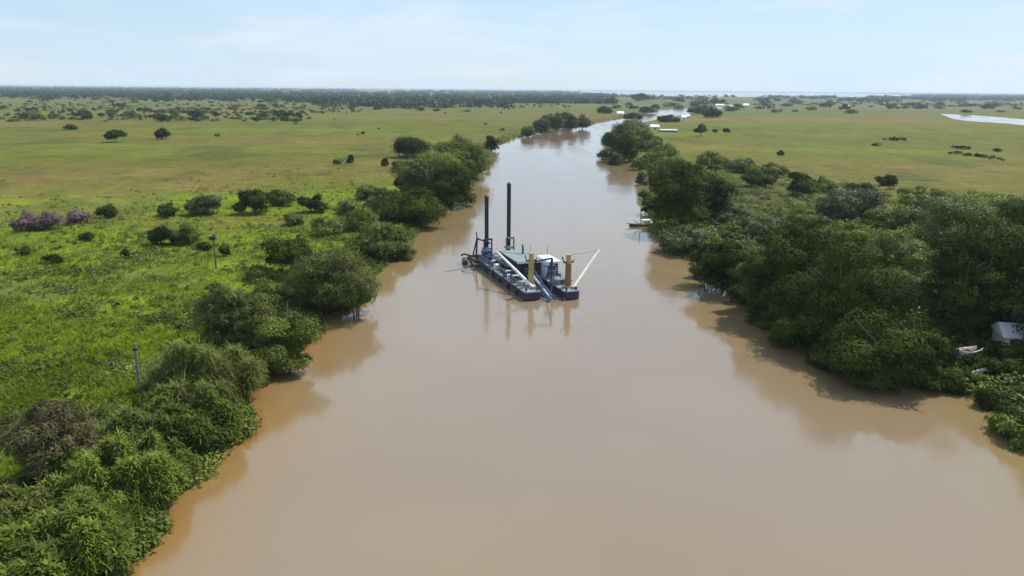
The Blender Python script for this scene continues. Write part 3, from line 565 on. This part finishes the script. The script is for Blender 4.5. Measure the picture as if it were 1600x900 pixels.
# ------------------------------------------------ grass tufts (uncountable)
def tufts(name, N, fn, m, label, ln, wd, seed, nb_=5):
    # tint follows slow patches so that swards differ from one another
    rs = np.random.default_rng(seed); px, py = fn(rs, N); P = Gv(px, py)[:, :2]; s = sdf(P); hh, s2_ = height(P, s); ok = s2_ > .5; P = P[ok]; hh = hh[ok]; n = len(P)
    keep = vnoise(P[:, 0]/5, P[:, 1]/5)+.5*rs.random(n) > .5; P = P[keep]; hh = hh[keep]; n = len(P)
    B = np.repeat(np.column_stack([P, hh-.05]), nb_, 0); n2 = len(B); th = rs.random(n2)*6.283; o = np.column_stack([np.cos(th), np.sin(th), np.zeros(n2)])
    l = ln*rs.uniform(.5, 1.3, n2)*np.repeat(.6+.8*vnoise(P[:, 0]/3+9, P[:, 1]/3), nb_); B[:, :2] += o[:, :2]*.1
    sdv = np.column_stack([-np.sin(th), np.cos(th), np.zeros(n2)]); lean = rs.uniform(.2, .8, n2); st = []
    for t, ww in ((0, .6), (.5, 1), (1, .05)):
        c_ = B+o*(l*lean*t*t)[:, None]+np.array([0, 0, 1])*(l*(t-.25*t*t))[:, None]
        st += [c_-sdv*wd*ww/2, c_+sdv*wd*ww/2]
    V = np.stack(st, 1).reshape(-1, 3); b0 = np.arange(n2)[:, None]*6
    Fq = np.concatenate([b0+np.array([[0, 1, 3, 2]]), b0+np.array([[2, 3, 5, 4]])])
    T = np.repeat(np.clip(np.repeat(fbm(P[:, 0]/14+4, P[:, 1]/9, 3)*1.5-.35, nb_)+rs.normal(0, .12, n2), 0, 1), 6)
    tag(meshobj(name, V, Fq, m, attr={'tint': T}), label, 'grass', kind='stuff')
def fT(rs, N):
    py = 262+660*rs.random(N)**.95; px = rs.uniform(-120, 700, N); lim = 330-np.clip(px-120, 0, 450)*.16+(fbm(px/45, py/9, 3)-.5)*90+(fbm(px/13+9, py/4, 2)-.5)*30
    k_ = py > lim; return px[k_], py[k_]
tufts('tall_grass', 90000, fT, M['grass'], 'lush tall green grass of the near left meadow', .52, .065, 21)
def mounds(name, N, fn, m, label, seed, rr_=(.7, 1.7), k=46, ls=.5, lo=.2):
    rs = np.random.default_rng(seed); px, py = fn(rs, N); P = Gv(px, py)[:, :2]; hh, s2_ = height(P, sdf(P)); ok = s2_ > lo; P = P[ok]; hh = hh[ok]; n = len(P)
    r = rs.uniform(*rr_, n)*(.6+.9*vnoise(P[:, 0]/7, P[:, 1]/7)); v = rs.normal(0, 1, (n, k, 3)); v[..., 2] = np.abs(v[..., 2]); v /= np.linalg.norm(v, axis=2)[..., None]
    C = v*(r[:, None, None]*rs.uniform(.75, 1.15, (n, k, 1)))*np.array([1, 1, .9])+np.column_stack([P, hh])[:, None, :]
    V, Fq = leaves(C.reshape(-1, 3), v.reshape(-1, 3)+np.array([0, 0, .3]), ls, .5, rs)
    T = np.repeat(np.clip(np.repeat(vnoise(P[:, 0]/6+40, P[:, 1]/6)+rs.normal(0, .2, n), k)+rs.normal(0, .12, n*k), 0, 1), 4)
    tag(meshobj(name, V, Fq, m, attr={'tint': T}), label, 'undergrowth', kind='stuff')
def fU(rs, N):                            # right thicket: from the shore to the meadow edge
    X_ = rs.uniform(1015, 1750, N); lo_ = np.interp(X_, [1015, 1100, 1200, 1300, 1400, 1600, 1750], [262, 262, 276, 292, 304, 320, 330]); hi_ = np.interp(X_, [1015, 1050, 1100, 1150, 1200, 1260, 1340, 1480, 1600, 1750], [362, 382, 425, 455, 505, 535, 578, 600, 650, 800])
    Y_ = lo_+(hi_-lo_)*rs.random(N); k_ = ~((X_ > 1465) & (X_ < 1620) & (Y_ > 535) & (Y_ < 612)); return X_[k_], Y_[k_]
mounds('undergrowth', 3600, fU, M['mid'], 'tangled low green undergrowth between the right bank trees', 31, ls=.42, k=60, lo=-.3)
def fB(rs, N):                            # strip along the left shore
    t = rs.random(N)*(len(LEFT)-1); i = t.astype(int); f_ = t-i; q_ = np.array(LEFT, float); p_ = q_[i]*(1-f_)[:, None]+q_[np.minimum(i+1, len(q_)-1)]*f_[:, None]
    w_ = np.interp(p_[:, 1], [190, 300, 500, 900], [10, 60, 110, 160]); return p_[:, 0]-w_*rs.random(N)**1.5, p_[:, 1]+rs.normal(0, 3, N)
mounds('bank_undergrowth', 3600, fB, M['mid'], 'low leafy growth along the left river bank', 32, rr_=(.35, 1.2), ls=.32, k=60, lo=-.5)
def fW(rs, N): px = rs.uniform(-100, 560, N); py = 255+460*rs.random(N)**1.1; k_ = py > 322-np.clip(px-120, 0, 450)*.14+(fbm(px/40+3, py/9, 3)-.5)*110; return px[k_], py[k_]
mounds('meadow_herbs', 1700, fW, M['herb'], 'scattered darker weeds in the lush left meadow', 33, rr_=(.15, .75), k=26, ls=.34, lo=3)
def fW2(rs, N):
    cx_ = rs.integers(0, 40, N); r2 = np.random.default_rng(8); cp = np.column_stack([r2.uniform(0, 640, 40), 345+255*r2.random(40)**1.3]); return cp[cx_, 0]+rs.normal(0, 22, N)*(cp[cx_, 1]/400), cp[cx_, 1]+rs.normal(0, 4, N)*(cp[cx_, 1]/400)
mounds('weed_patches', 800, fW2, M['olive'], 'patches of dull olive weeds in the left meadow', 34, rr_=(.2, .9), k=26, ls=.36, lo=3)

def fH(rs, N): return rs.uniform(1465, 1625, N), rs.uniform(535, 615, N)
mounds('yard_undergrowth', 170, fH, M['dark'], 'dark low growth round the boat and log under the right bank trees', 36, rr_=(.3, .9), ls=.35)
# ------------------------------------------------ dredger
navy = mat('hull_paint', (.030, .038, .060), .45, var=.35, vscale=1.5, spec=.5); deckm = mat('grey_deck', (.20, .23, .26), .7, var=.35, vscale=2)
blue = mat('blue_paint', (.028, .065, .15), .4, var=.25); white = mat('white_paint', (.75, .76, .76), .45, var=.06); cream = mat('cream_paint', (.78, .74, .58), .5, var=.06)
yellow = mat('ochre_yellow_paint', (.46, .31, .10), .5, var=.15); black = mat('black_steel', (.018, .020, .026), .5, var=.3); rust = mat('rusty_steel', (.09, .05, .035), .8, var=.35)
glass = mat('dark_window_glass', (.02, .035, .05), .08, spec=.8, var=.1); steel = mat('galvanised_steel', (.38, .40, .42), .45, metal=.3, var=.15); tyre = mat('fender_rubber', (.02, .02, .02), .9)
teal = mat('pale_turquoise_paint', (.17, .22, .22), .8, var=.3, vscale=1.2); ropem = mat('steel_cable', (.06, .06, .06), .7)
org = (G(818, 470)+G(905, 466))/2
DR = empty('dredger', (org[0], org[1], 0), math.radians(20)); tag(DR, 'blue and white cutter dredger with two tall dark spuds working in mid river', 'dredger')
def part(name, mb, m, parent=DR, bevel=0, **k): return mb.build(name, m, parent, bevel, **k)
def railing(x0, y0, x1, y1, z, parent=DR):
    b = MB(); n = max(2, int(math.hypot(x1-x0, y1-y0)/1.4)+1)
    for i in range(n):
        t = i/(n-1); x = x0+(x1-x0)*t; y = y0+(y1-y0)*t; b.tube([(x, y, z), (x, y, z+1.0)], .025, 5)
    for h_ in (.5, 1.0): b.tube([(x0, y0, z+h_), (x1, y1, z+h_)], .022, 5)
    return b.build('railing', steel, parent)
def pontoon(x0, x1, y0, y1, name='pontoon'):
    b = MB(); c_ = .35
    # raked bow: lower edge set back
    b.add([(x0+c_, y0, 1.15), (x1-c_, y0, 1.15), (x1, y0+c_, 1.15), (x1, y1, 1.15), (x0, y1, 1.15), (x0, y0+c_, 1.15),
           (x0+c_, y0, .15), (x1-c_, y0, .15), (x1, y0+c_, .15), (x1, y1, .15), (x0, y1, .15), (x0, y0+c_, .15),
           (x0+c_, y0+.9, -.9), (x1-c_, y0+.9, -.9), (x1, y0+1.2, -.9), (x1, y1, -.9), (x0, y1, -.9), (x0, y0+1.2, -.9)],
          [(0, 1, 2, 3, 4, 5)]+[(i, 6+i, 6+(i+1) % 6, (i+1) % 6) for i in range(6)]+[(6+i, 12+i, 12+(i+1) % 6, 6+(i+1) % 6) for i in range(6)]+[(17, 16, 15, 14, 13, 12)])
    o = part(name, b, navy, bevel=.05)
    part('deck_plate', MB().prism([(x0+c_+.1, y0+.15), (x1-c_-.1, y0+.15), (x1-.12, y0+c_+.1), (x1-.12, y1-.1), (x0+.12, y1-.1), (x0+.12, y0+c_+.1)], 1.153, 1.20), deckm, o)
    part('rubbing_strake', MB().box(x0-.08, x0-.003, y0+.5, y1-.2, .75, .95).box(x1+.003, x1+.08, y0+.5, y1-.2, .75, .95).box(x0+.4, x1-.4, y0-.08, y0-.003, .75, .95), black, o)
    return o
pL = pontoon(-3.9, -1.35, .3, 21.5); pR = pontoon(1.5, 3.9, -1.0, 21.5)
part('centre_hull', MB().box(-1.345, 1.495, 8.2, 24.2, -.8, 1.12), navy, bevel=.04)
part('centre_deck', MB().box(-1.2, 1.35, 8.3, 24.0, 1.123, 1.16), deckm)
part('stern_deck', MB().box(-4.4, 4.0, 21.505, 25.6, .55, 1.05), rust, bevel=.05)
for x, y in [(-4.02, 3), (-4.02, 6.5), (-4.02, 10), (-4.02, 13.5), (-4.02, 17)]:
    b = MB(); b.tube([(x-.05+.14*0, y+.36*math.cos(t*math.pi/5), .55+.36*math.sin(t*math.pi/5)) for t in range(11)], .09, 6); part('tyre_fender', b, tyre)
# superstructure: long engine house and control cabin
eh = part('engine_house', MB().box(-1.5, 2.1, 9.2, 17.0, 1.162, 3.3), mat('brown_panel', (.07, .05, .045), .6, var=.3), bevel=.04)
part('roof', MB().box(-1.8, 2.25, 8.8, 17.2, 3.303, 3.42), teal, eh, bevel=.03); part('roof_fascia', MB().box(-1.84, 2.22, 8.72, 8.797, 3.2, 3.6), white, eh)
b = MB()
for k in range(4): b.box(-1.2+.82*k, -.62+.82*k, 9.13, 9.196, 1.6, 2.9)
part('louvre_panel', b, glass, eh)
b = MB()
for k in range(6): b.box(-1.565, -1.503, 9.8+1.15*k, 10.6+1.15*k, 1.7, 2.8)
part('side_opening', b, glass, eh)
part('exhaust_pipe', MB().tube([(1.0, 14, 3.4), (1.0, 14, 4.6), (1.0, 14.3, 4.8)], .14), black, eh)
cb = part('control_cabin', MB().box(2.12, 4.0, 7.0, 11.0, 1.21, 3.55), white, bevel=.05)
part('roof', MB().box(2.05+.22, 4.2, 6.6, 11.2, 3.553, 3.70), white, cb, bevel=.03)
part('window', MB().box(2.3, 3.85, 6.93, 6.996, 2.3, 3.25), glass, cb); part('window', MB().box(4.004, 4.06, 7.3, 10.6, 2.3, 3.25), glass, cb)
part('blue_band', MB().box(2.14, 3.98, 6.94, 6.996, 1.3, 2.15), blue, cb)
part('blue_tank', MB().box(-.9, 1.2, 8.3, 9.1, 1.17, 2.0), blue, bevel=.06)
part('awning', MB().box(-1.0, 2.6, 17.6, 20.0, 2.7, 2.78).box(-.9, -.82, 17.7, 17.78, 1.163, 2.7).box(2.4, 2.48, 17.7, 17.78, 1.21, 2.7).box(-.9, -.82, 19.8, 19.88, 1.163, 2.7).box(2.4, 2.48, 19.8, 19.88, 1.21, 2.7), teal)
part('deck_crate', MB().box(1.7, 3.2, 17.8, 20, 1.21, 2.1), teal, bevel=.05)
# spuds and their carriers
for x, top in ((-1.9, 11.2), (1.95, 13.1)):
    sp = part('spud', MB().tube([(x, 23.2, -1), (x, 23.2, 2), (x, 23.2, top-.3)], .33, 16), black, smooth=False)
    part('spud_cap', MB().tube([(x, 23.2, top-.296), (x, 23.2, top), (x, 23.2, top+.25)], [.36, .36, .12], 12), black, sp)
    part('spud_collar', MB().box(x-.6, x+.6, 22.6, 22.8, 2.4, 2.8).box(x-.6, x+.6, 23.6, 23.8, 2.4, 2.8).box(x-.6, x-.4, 22.803, 23.597, 2.4, 2.8).box(x+.4, x+.6, 22.803, 23.597, 2.4, 2.8), steel, sp)
    b = MB()
    for dx in (-.65, .65): b.box(x+dx-.1, x+dx+.1, 22.4, 22.59, 1.06, 4.4)
    b.box(x-.55, x+.55, 22.4, 22.59, 4.1, 4.4); part('spud_guide', b, teal if x > 0 else blue, sp)
b = MB(); b.tube([(-3.6, 23.6, 1), (-3.3, 23.9, 4.4)], .14).tube([(-3.9, 24.6, 1), (-3.3, 23.9, 4.4)], .12).tube([(-3.3, 23.9, 4.2), (-1.5, 22.4, 3.6)], .13).tube([(-3.35, 23.9, 4.4), (-3.45, 23.9, 5.3)], .10).tube([(-4.2, 23, 1.4), (-5.4, 24.6, 1.6), (-5.6, 25.4, 1.2)], .15)
part('stern_frame', b, black)
part('stern_float', MB().tube([(-5.5, 23.4, .3), (-4.9, 26, .3)], .45, 12), rust)
part('discharge_pipe', MB().tube([(-2.7, 5.2, 1.65), (-2.9, 12, 1.65), (-3.0, 18, 1.6), (-3.2, 23, 1.5), (-3.4, 26.2, .8), (-3.8, 29, -.3)], .22, 10), rust)
# winches, pumps, tanks on the left pontoon
for y in (6.6, 9.6, 16.4):
    wb = part('winch', MB().box(-3.6, -2.0, y-.5, y-.35, 1.205, 2.1).box(-3.6, -2.0, y+.35, y+.5, 1.205, 2.1).box(-3.55, -3.15, y-.345, y+.345, 1.205, 1.5), blue)
    part('winch_drum', MB().tube([(-3.4, y, 1.85), (-2.2, y, 1.85)], .33, 12), steel, wb)
part('pump_housing', MB().tube([(-2.3, 12.4, 1.9), (-1.7, 12.4, 1.9)], [.75, .75], 16).box(-2.6, -1.65, 11.8, 13.0, 1.205, 1.6), blue)
part('valve_box', MB().box(-3.5, -2.8, 14.0, 14.9, 1.205, 2.0), white, bevel=.05); part('locker', MB().box(-3.4, -2.4, 3.9, 4.8, 1.205, 1.75), steel, bevel=.04)
part('locker', MB().box(-3.3, -2.7, 18.4, 19.8, 1.205, 2.3), blue, bevel=.04); part('generator_box', MB().box(-3.5, -2.0, 19.9, 21.2, 1.205, 2.9), blue, bevel=.06)
part('life_ring_box', MB().box(-3.6, -3.2, 8.0, 8.4, 1.205, 1.9), white, bevel=.04)
b = MB()
for k, (x, y) in enumerate([(-3.4, 1.0), (-1.8, .9), (-3.5, 5.6), (2.0, -.5), (3.5, -.4), (3.6, 4.5)]): b.tube([(x, y, 1.2), (x, y, 1.6)], .12, 8).tube([(x-.25, y, 1.5), (x+.25, y, 1.5)], .07, 6)
part('bollards', b, black)
# anchor boom posts and booms
def dloc(x, y, z):
    d = G(x, y, z)-np.array([org[0], org[1], 0]); a_ = math.radians(20); return (math.cos(a_)*d[0]+math.sin(a_)*d[1], -math.sin(a_)*d[0]+math.cos(a_)*d[1], z)
tipL = dloc(776, 393, 4.9); tipR = dloc(936, 391, 5.6); print('tips', tipL, tipR)
for (x, y, ztop), (tx, ty, tz) in (((-1.75, 3.4, 6.0), tipL), ((3.0, 1.3, 5.9), tipR)):
    ps = part('boom_post', MB().tube([(x, y, 1.2), (x, y, 3.0), (x, y, ztop)], [.42, .37, .34], 14), yellow)
    part('post_foot', MB().box(x-.55, x+.55, y-.55, y+.55, 1.205, 1.42), yellow, ps, bevel=.03)
    part('post_bracket', MB().box(x-.75, x+.75, y-.12, y+.12, ztop-1.2, ztop-1.0).tube([(x-.7, y, ztop-1.1), (x-.9, y+.2, ztop-.3)], .08).tube([(x+.7, y, ztop-1.1), (x+.9, y+.2, ztop-.8)], .07), black, ps)
    if x > 0: part('post_shade_sleeve', MB().tube([(x, y, 1.45), (x, y, ztop-1.25)], [.44, .42], 14).box(x-.5, x+.5, y-.5, y+.5, 2.2, 2.3), mat('shaded_ochre', (.22, .14, .06), .7, var=.4), ps)  # shade on the lower post, put into the colour of an added sleeve
    bs = (x+(.35 if x > 0 else -.2), y-1.1 if x > 0 else y-1.6, 1.35)
    bm = part('anchor_boom', MB().tube([bs, tuple((bs[i]+(tx, ty, tz)[i])/2 for i in range(3)), (tx, ty, tz)], [.22, .20, .16], 10), cream if x > 0 else white)
    part('boom_hinge', MB().box(bs[0]-.3, bs[0]+.3, bs[1]-.25, bs[1]+.25, 1.207, 1.6), steel, bm)
    part('boom_cable', MB().tube([(x, y, ztop-.05), ((x+tx)/2, (y+ty)/2, (ztop+tz)/2-.15), (tx, ty, tz)], .03, 5), ropem, bm)
# gantry and ladder in the well
part('ladder_gantry', MB().tube([(1.9, 4.6, 1.2), (1.4, 3.4, 5.0)], .16).tube([(-1.7, 4.8, 1.2), (-1.0, 3.6, 4.7)], .12).tube([(1.95, 6.8, 1.2), (1.4, 3.4, 5.0)], .11).tube([(-1.0, 3.6, 4.7), (1.4, 3.4, 5.0)], .14).box(.9, 2.3, 4.2, 5.2, 3.5, 3.7), blue)
lad = part('cutter_ladder', MB().tube([(-.55, 8.0, 1.5), (-.5, -2.6, -.9)], .16).tube([(.65, 8.0, 1.5), (.5, -2.6, -.9)], .16).tube([(-.5, 8.0, 2.1), (-.35, -1.6, -.3)], .1).tube([(.6, 8.0, 2.1), (.35, -1.6, -.3)], .1)
     .tube([(-.5, 6, 1.05), (.6, 4.4, .7), (-.5, 2.8, .3), (.55, 1.2, -.05)], .08).tube([(-.53, 6, 1.0), (-.5, 5, 1.5), (-.5, 4, .6), (-.45, 3, 1.0)], .06), blue)
part('suction_pipe', MB().tube([(.05, 8.0, 1.75), (.0, -2.7, -.7)], .2, 10), steel, lad)
part('cutter_head', MB().tube([(0, -2.5, -.8), (0, -3.0, -.95), (0, -3.7, -1.15)], [.5, .75, .2], 10), black, lad)
part('ladder_strut', MB().tube([(1.6, 2.4, 3.9), (-.9, -1.2, .4), (-1.2, -1.9, -.5)], .11), blue); part('ladder_strut', MB().tube([(1.7, -.3, .9), (1.0, -2.2, -.5)], .1), black)
part('hoist_cable', MB().tube([(.3, 3.5, 4.8), (.1, -1.4, 0)], .03, 5).tube([(-.2, 3.5, 4.8), (-.1, -1.4, 0)], .03, 5), ropem)
b = MB()
for k in range(4): b.box(1.75, 3.1, 2.6+.62*k, 2.9+.62*k, 1.9+.0*k, 1.98)
b.box(1.75, 1.85, 2.5, 5.0, 1.21, 1.9).box(3.0, 3.1, 2.5, 5.0, 1.21, 1.9); part('deck_grating', b, teal)
railing(-3.8, 1.2, -3.8, 8.4, 1.2); railing(-3.8, 8.4, -3.8, 21, 1.2); railing(3.8, 2.0, 3.8, 6.6, 1.2); railing(3.8, 11.6, 3.8, 21, 1.2); railing(-4.3, 25.5, 3.9, 25.5, 1.05)
rc = random.Random(4)
b = MB()
for k in range(9):
    x0_, y0_ = rc.uniform(-3.4, -2.2), rc.uniform(5, 21); b.tube([(x0_, y0_, 1.25), (x0_+rc.uniform(-.5, .5), y0_+1.2, 1.3), (x0_+rc.uniform(-.6, .6), y0_+2.6, 1.25)], .06, 5)
part('hose', b, ropem)
for k, (x0_, y0_, m_) in enumerate([(-2.2, 8.1, rust), (-1.8, 15.2, blue), (3.5, 5.6, rust), (3.3, 12.6, blue), (2.7, 14.8, rust), (3.3, 16.2, steel), (-2.6, 5.9, rust), (2.3, 3.1, steel)]):
    part('drum', MB().tube([(x0_, y0_, 1.2), (x0_, y0_, 1.65), (x0_, y0_, 2.1)], .29, 12), m_)
b = MB()
for k in range(5): b.tube([(-3.0, 10.5+2.2*k, 1.2), (-3.0, 10.5+2.2*k, 2.6), (-1.6, 10.5+2.2*k, 2.6)], .06, 5)
b.tube([(-3.0, 10.5, 2.6), (-3.0, 19.3, 2.6)], .07, 6).tube([(-2.4, 10.5, 2.45), (-2.4, 19.3, 2.45)], .09, 6); part('pipe_rack', b, navy)
part('mud_box', MB().box(-.8, .9, 4+4.3, 4+4.9, 2.003, 2.5), rust, bevel=.03)
part('light_pole', MB().tube([(-3.5, 12.2, 1.2), (-3.5, 12.2, 4.4), (-3.2, 12.2, 4.5)], .05, 6), steel); part('light_pole', MB().tube([(3.6, 17.5, 1.2), (3.6, 17.5, 4.2), (3.3, 17.5, 4.3)], .05, 6), steel)
part('mast', MB().tube([(3.0, 9, 3.7), (3.0, 9, 5.6)], .05).tube([(2.6, 9, 5.1), (3.4, 9, 5.1)], .03), steel, cb)

# ------------------------------------------------ moored work boat at the right bank
p = G(1003, 353); BT = empty('work_boat', (p[0], p[1], 0), math.radians(-70), .72); tag(BT, 'small moored work boat with a thin mast beside the tall dark tree', 'boat')
b = MB(); secs = [(-4.2, .25, .9), (-3.2, .9, .65), (0, 1.15, .55), (3.2, 1.05, .6), (3.9, .8, .7)]; V = []; Fc = []
for (y, w_, z) in secs: V += [(-w_, y, z), (-w_*.7, y, -.3), (w_*.7, y, -.3), (w_, y, z), (w_*.85, y, z), (w_*.6, y, .1), (-w_*.6, y, .1), (-w_*.85, y, z)]
for i in range(4):
    for j in range(8): Fc.append((i*8+j, i*8+(j+1) % 8, (i+1)*8+(j+1) % 8, (i+1)*8+j))
Fc += [tuple(range(8))[::-1], tuple(32+j for j in range(8))]
b.add(V, Fc); b.build('hull', rust, BT)
MB().box(-.7, .7, .2, 2.4, .3, 1.7).build('cabin', cream, BT, .05); MB().box(-.85, .85, 0, 2.6, 1.703, 1.8).build('cabin_roof', white, BT)
MB().tube([(0, -.6, .1), (0, -.6, 5.6)], .09).build('mast', black, BT); MB().tube([(0, -2, .7), (-.7, -5.0, .9)], .10).tube([(0, -1, .7), (1.6, -3.6, 2.0)], .08).build('outrigger_pole', black, BT)
MB().tube([(0, 3.0, .5), (0, 3.0, .9), (0, 3.0, 1.2)], [.5, .55, .3], 12).build('water_drum', white, BT)

# ------------------------------------------------ posts in the left meadow
pw = mat('weathered_wood', (.13, .11, .085), .9, var=.3)
p = G(338, 424, .8); s = pxm(p); o = empty('post', (p[0], p[1], ground_z(p[0], p[1]))); tag(o, 'single wooden post with a dark boxy cap standing in the lush grass', 'post')
MB().tube([(0, 0, -.4), (0.03, 0, 2.4), (0, 0, 47/s)], [.14, .13, .12], 8).build('shaft', pw, o); MB().box(-.38, .38, -.3, .3, 47/s, 47/s+.5).tube([(0, 0, 47/s+.5), (0, 0, 47/s+.7)], .1, 6).build('cap', black, o, .05)
p = G(220, 622, .8); s = pxm(p); gz = ground_z(p[0], p[1])
o = empty('post', (p[0], p[1], gz)); o.rotation_euler = (0, .02, .2); tag(o, 'tall narrow grey concrete post in the near left meadow behind the cane shrubs', 'post')
hq = 84/s; pc = mat('aged_concrete', (.17, .165, .14), .9, var=.25)
MB().add([(-.13, -.1, -.4), (.13, -.1, -.4), (.13, .1, -.4), (-.13, .1, -.4), (-.09, -.07, hq), (.09, -.07, hq), (.09, .07, hq), (-.09, .07, hq)], [(0, 3, 2, 1), (4, 5, 6, 7), (0, 1, 5, 4), (1, 2, 6, 5), (2, 3, 7, 6), (3, 0, 4, 7)]).build('shaft', pc, o)
MB().box(-.2, .2, -.125, -.10, hq*.86, hq*.9).build('crosspiece', black, o)
p = G(41, 880, .8); s = pxm(p); o = MB().tube([(0, 0, -.3), (.02, 0, 1), (0, 0, 42/s)], .06, 6).build('post', black); o.location = (p[0], p[1], gz); tag(o, 'thin dark stake in the grass at the bottom left', 'post')

# ------------------------------------------------ houses
def house(px, py, wpx, hpx, label, roof=white, wall=cream, rz=0.0, deep=1.0, name='house'):
    p = G(px, py, .4); s = pxm(p); w_ = wpx/s; h_ = hpx/s; d_ = w_*deep; o = empty(name, (p[0], p[1], ground_z(p[0], p[1])), rz); tag(o, label, 'house')
    hw = h_*.55
    MB().box(-w_/2, w_/2, -d_/2, d_/2, -.2, hw).build('wall', wall, o)
    x, y = w_/2+.3, d_/2+.4
    MB().add([(-x, -y, hw), (x, -y, hw), (x, y, hw), (-x, y, hw), (-x, 0, h_), (x, 0, h_)], [(0, 1, 5, 4), (2, 3, 4, 5), (0, 4, 3), (1, 2, 5), (0, 3, 2, 1)]).build('roof', roof, o)
    MB().box(-w_*.08, w_*.08, -d_/2-.06, -d_/2-.004, -.1, hw*.8).build('door', black, o)
    for k in (-1, 1): MB().box(k*w_*.3-w_*.07, k*w_*.3+w_*.07, -d_/2-.05, -d_/2-.004, hw*.4, hw*.8).build('window', glass, o)
    return o
house(1022, 202, 13, 7, 'small hut with a bright white roof on the right headland', rz=.1)
house(1044, 206, 26, 4, 'long low shed with a pale roof beside the white roofed hut', deep=.35, name='shed', roof=steel, wall=rust)
house(969, 181, 10, 7, 'small white house on the left side of the far river bend')
house(1068, 187, 7, 7, 'small white house at the right end of the far river bend'); house(1075, 184, 5, 5, 'tiny white house beside the small house at the far river bend')
house(1106, 181, 9, 4, 'low white house behind bushes right of the far river bend', deep=.5)
house(1165, 167, 8, 5, 'distant white house beyond the right meadow'); house(1124, 166, 12, 4, 'wide pale building beyond the far river bend', deep=.5, roof=steel)
house(1322, 167, 7, 3, 'tiny distant white house at the back of the right meadow', deep=.6)
# hut, boats and a log under the right bank trees
o = house(1590, 548, 60, 36, 'hut with a bright white tin roof under the tallest right bank tree', rz=-.25, deep=.8, name='hut')
def rowboat(px, py, L_, rz, m, label):
    p = G(px, py, .3); o = empty('rowing_boat', (p[0], p[1], ground_z(p[0], p[1])+.35), rz); tag(o, label, 'boat', None)
    V = []; Fc = []
    for t, w_, z in [(-1, .08, .75), (-.7, .5, .5), (0, .75, .4), (.7, .6, .45), (1, .4, .55)]:
        y = t*L_/2; V += [(-w_, y, z), (-w_*.6, y, -.2), (w_*.6, y, -.2), (w_, y, z), (w_*.88, y, z), (w_*.5, y, -.1), (-w_*.5, y, -.1), (-w_*.88, y, z)]
    for i in range(4):
        for j in range(8): Fc.append((i*8+j, i*8+(j+1) % 8, (i+1)*8+(j+1) % 8, (i+1)*8+j))
    Fc += [tuple(range(8))[::-1], tuple(32+j for j in range(8))]
    MB().add(V, Fc).build('hull', m, o)
    for yy in (-.15, .2): MB().box(-.6, .6, yy*L_-.12, yy*L_+.12, .2, .25).build('bench', pw, o)
pink = mat('faded_pink_paint', (.75, .62, .58), .6, var=.2)
rowboat(1508, 566, 3.6, math.radians(-70), pink, 'faded pinkish rowing boat drawn up under the right bank trees')
rowboat(1352, 594, 3.4, math.radians(-80), pw, 'grey rowing boat half hidden under the foreground right tree')
p = G(1555, 590, .9); o = MB().tube([(-2.6, 0, .3), (-1, .2, .7), (.6, .1, .6), (1.8, -.3, .8)], [.16, .2, .18, .1], 8).tube([(-.2, .15, .7), (.4, .2, 1.5)], [.1, .05], 6).build('driftwood_log', mat('bleached_wood', (.35, .31, .27), .9, var=.2)); o.location = (p[0], p[1], ground_z(p[0], p[1])); tag(o, 'bleached crooked log lying on the dark bank at right', 'log')
# green islet in the backwater
p = G(1202, 327, .2); V, Fq, T = crown(77, 9.5, 6, .9, 0, 22, 2600, .6, .6, lobe=(.12, .2)); o = meshobj('floating_plants', V, Fq, M['lime'], attr={'tint': T}); o.location = (p[0], p[1], .05); tag(o, 'bright green mat of plants in the small backwater', 'plants')

# ------------------------------------------------ air
hb = MB().box(-36000, 36000, -200, 36500, -3.5, 31.0).build('haze', None)
hm = bpy.data.materials.new('haze'); hm.use_nodes = True; n = hm.node_tree; n.nodes.remove(n.nodes['Principled BSDF']); pv = n.nodes.new('ShaderNodeVolumePrincipled')
pv.inputs['Color'].default_value = (.72, .86, 1, 1); pv.inputs['Density'].default_value = .00008; pv.inputs['Anisotropy'].default_value = .2
n.links.new(pv.outputs[0], n.nodes['Material Output'].inputs['Volume']); hb.data.materials.append(hm); tag(hb, 'thin pale air over the whole plain', 'haze', kind='stuff')
print('objects', len(bpy.data.objects), 'scrub', nsc)
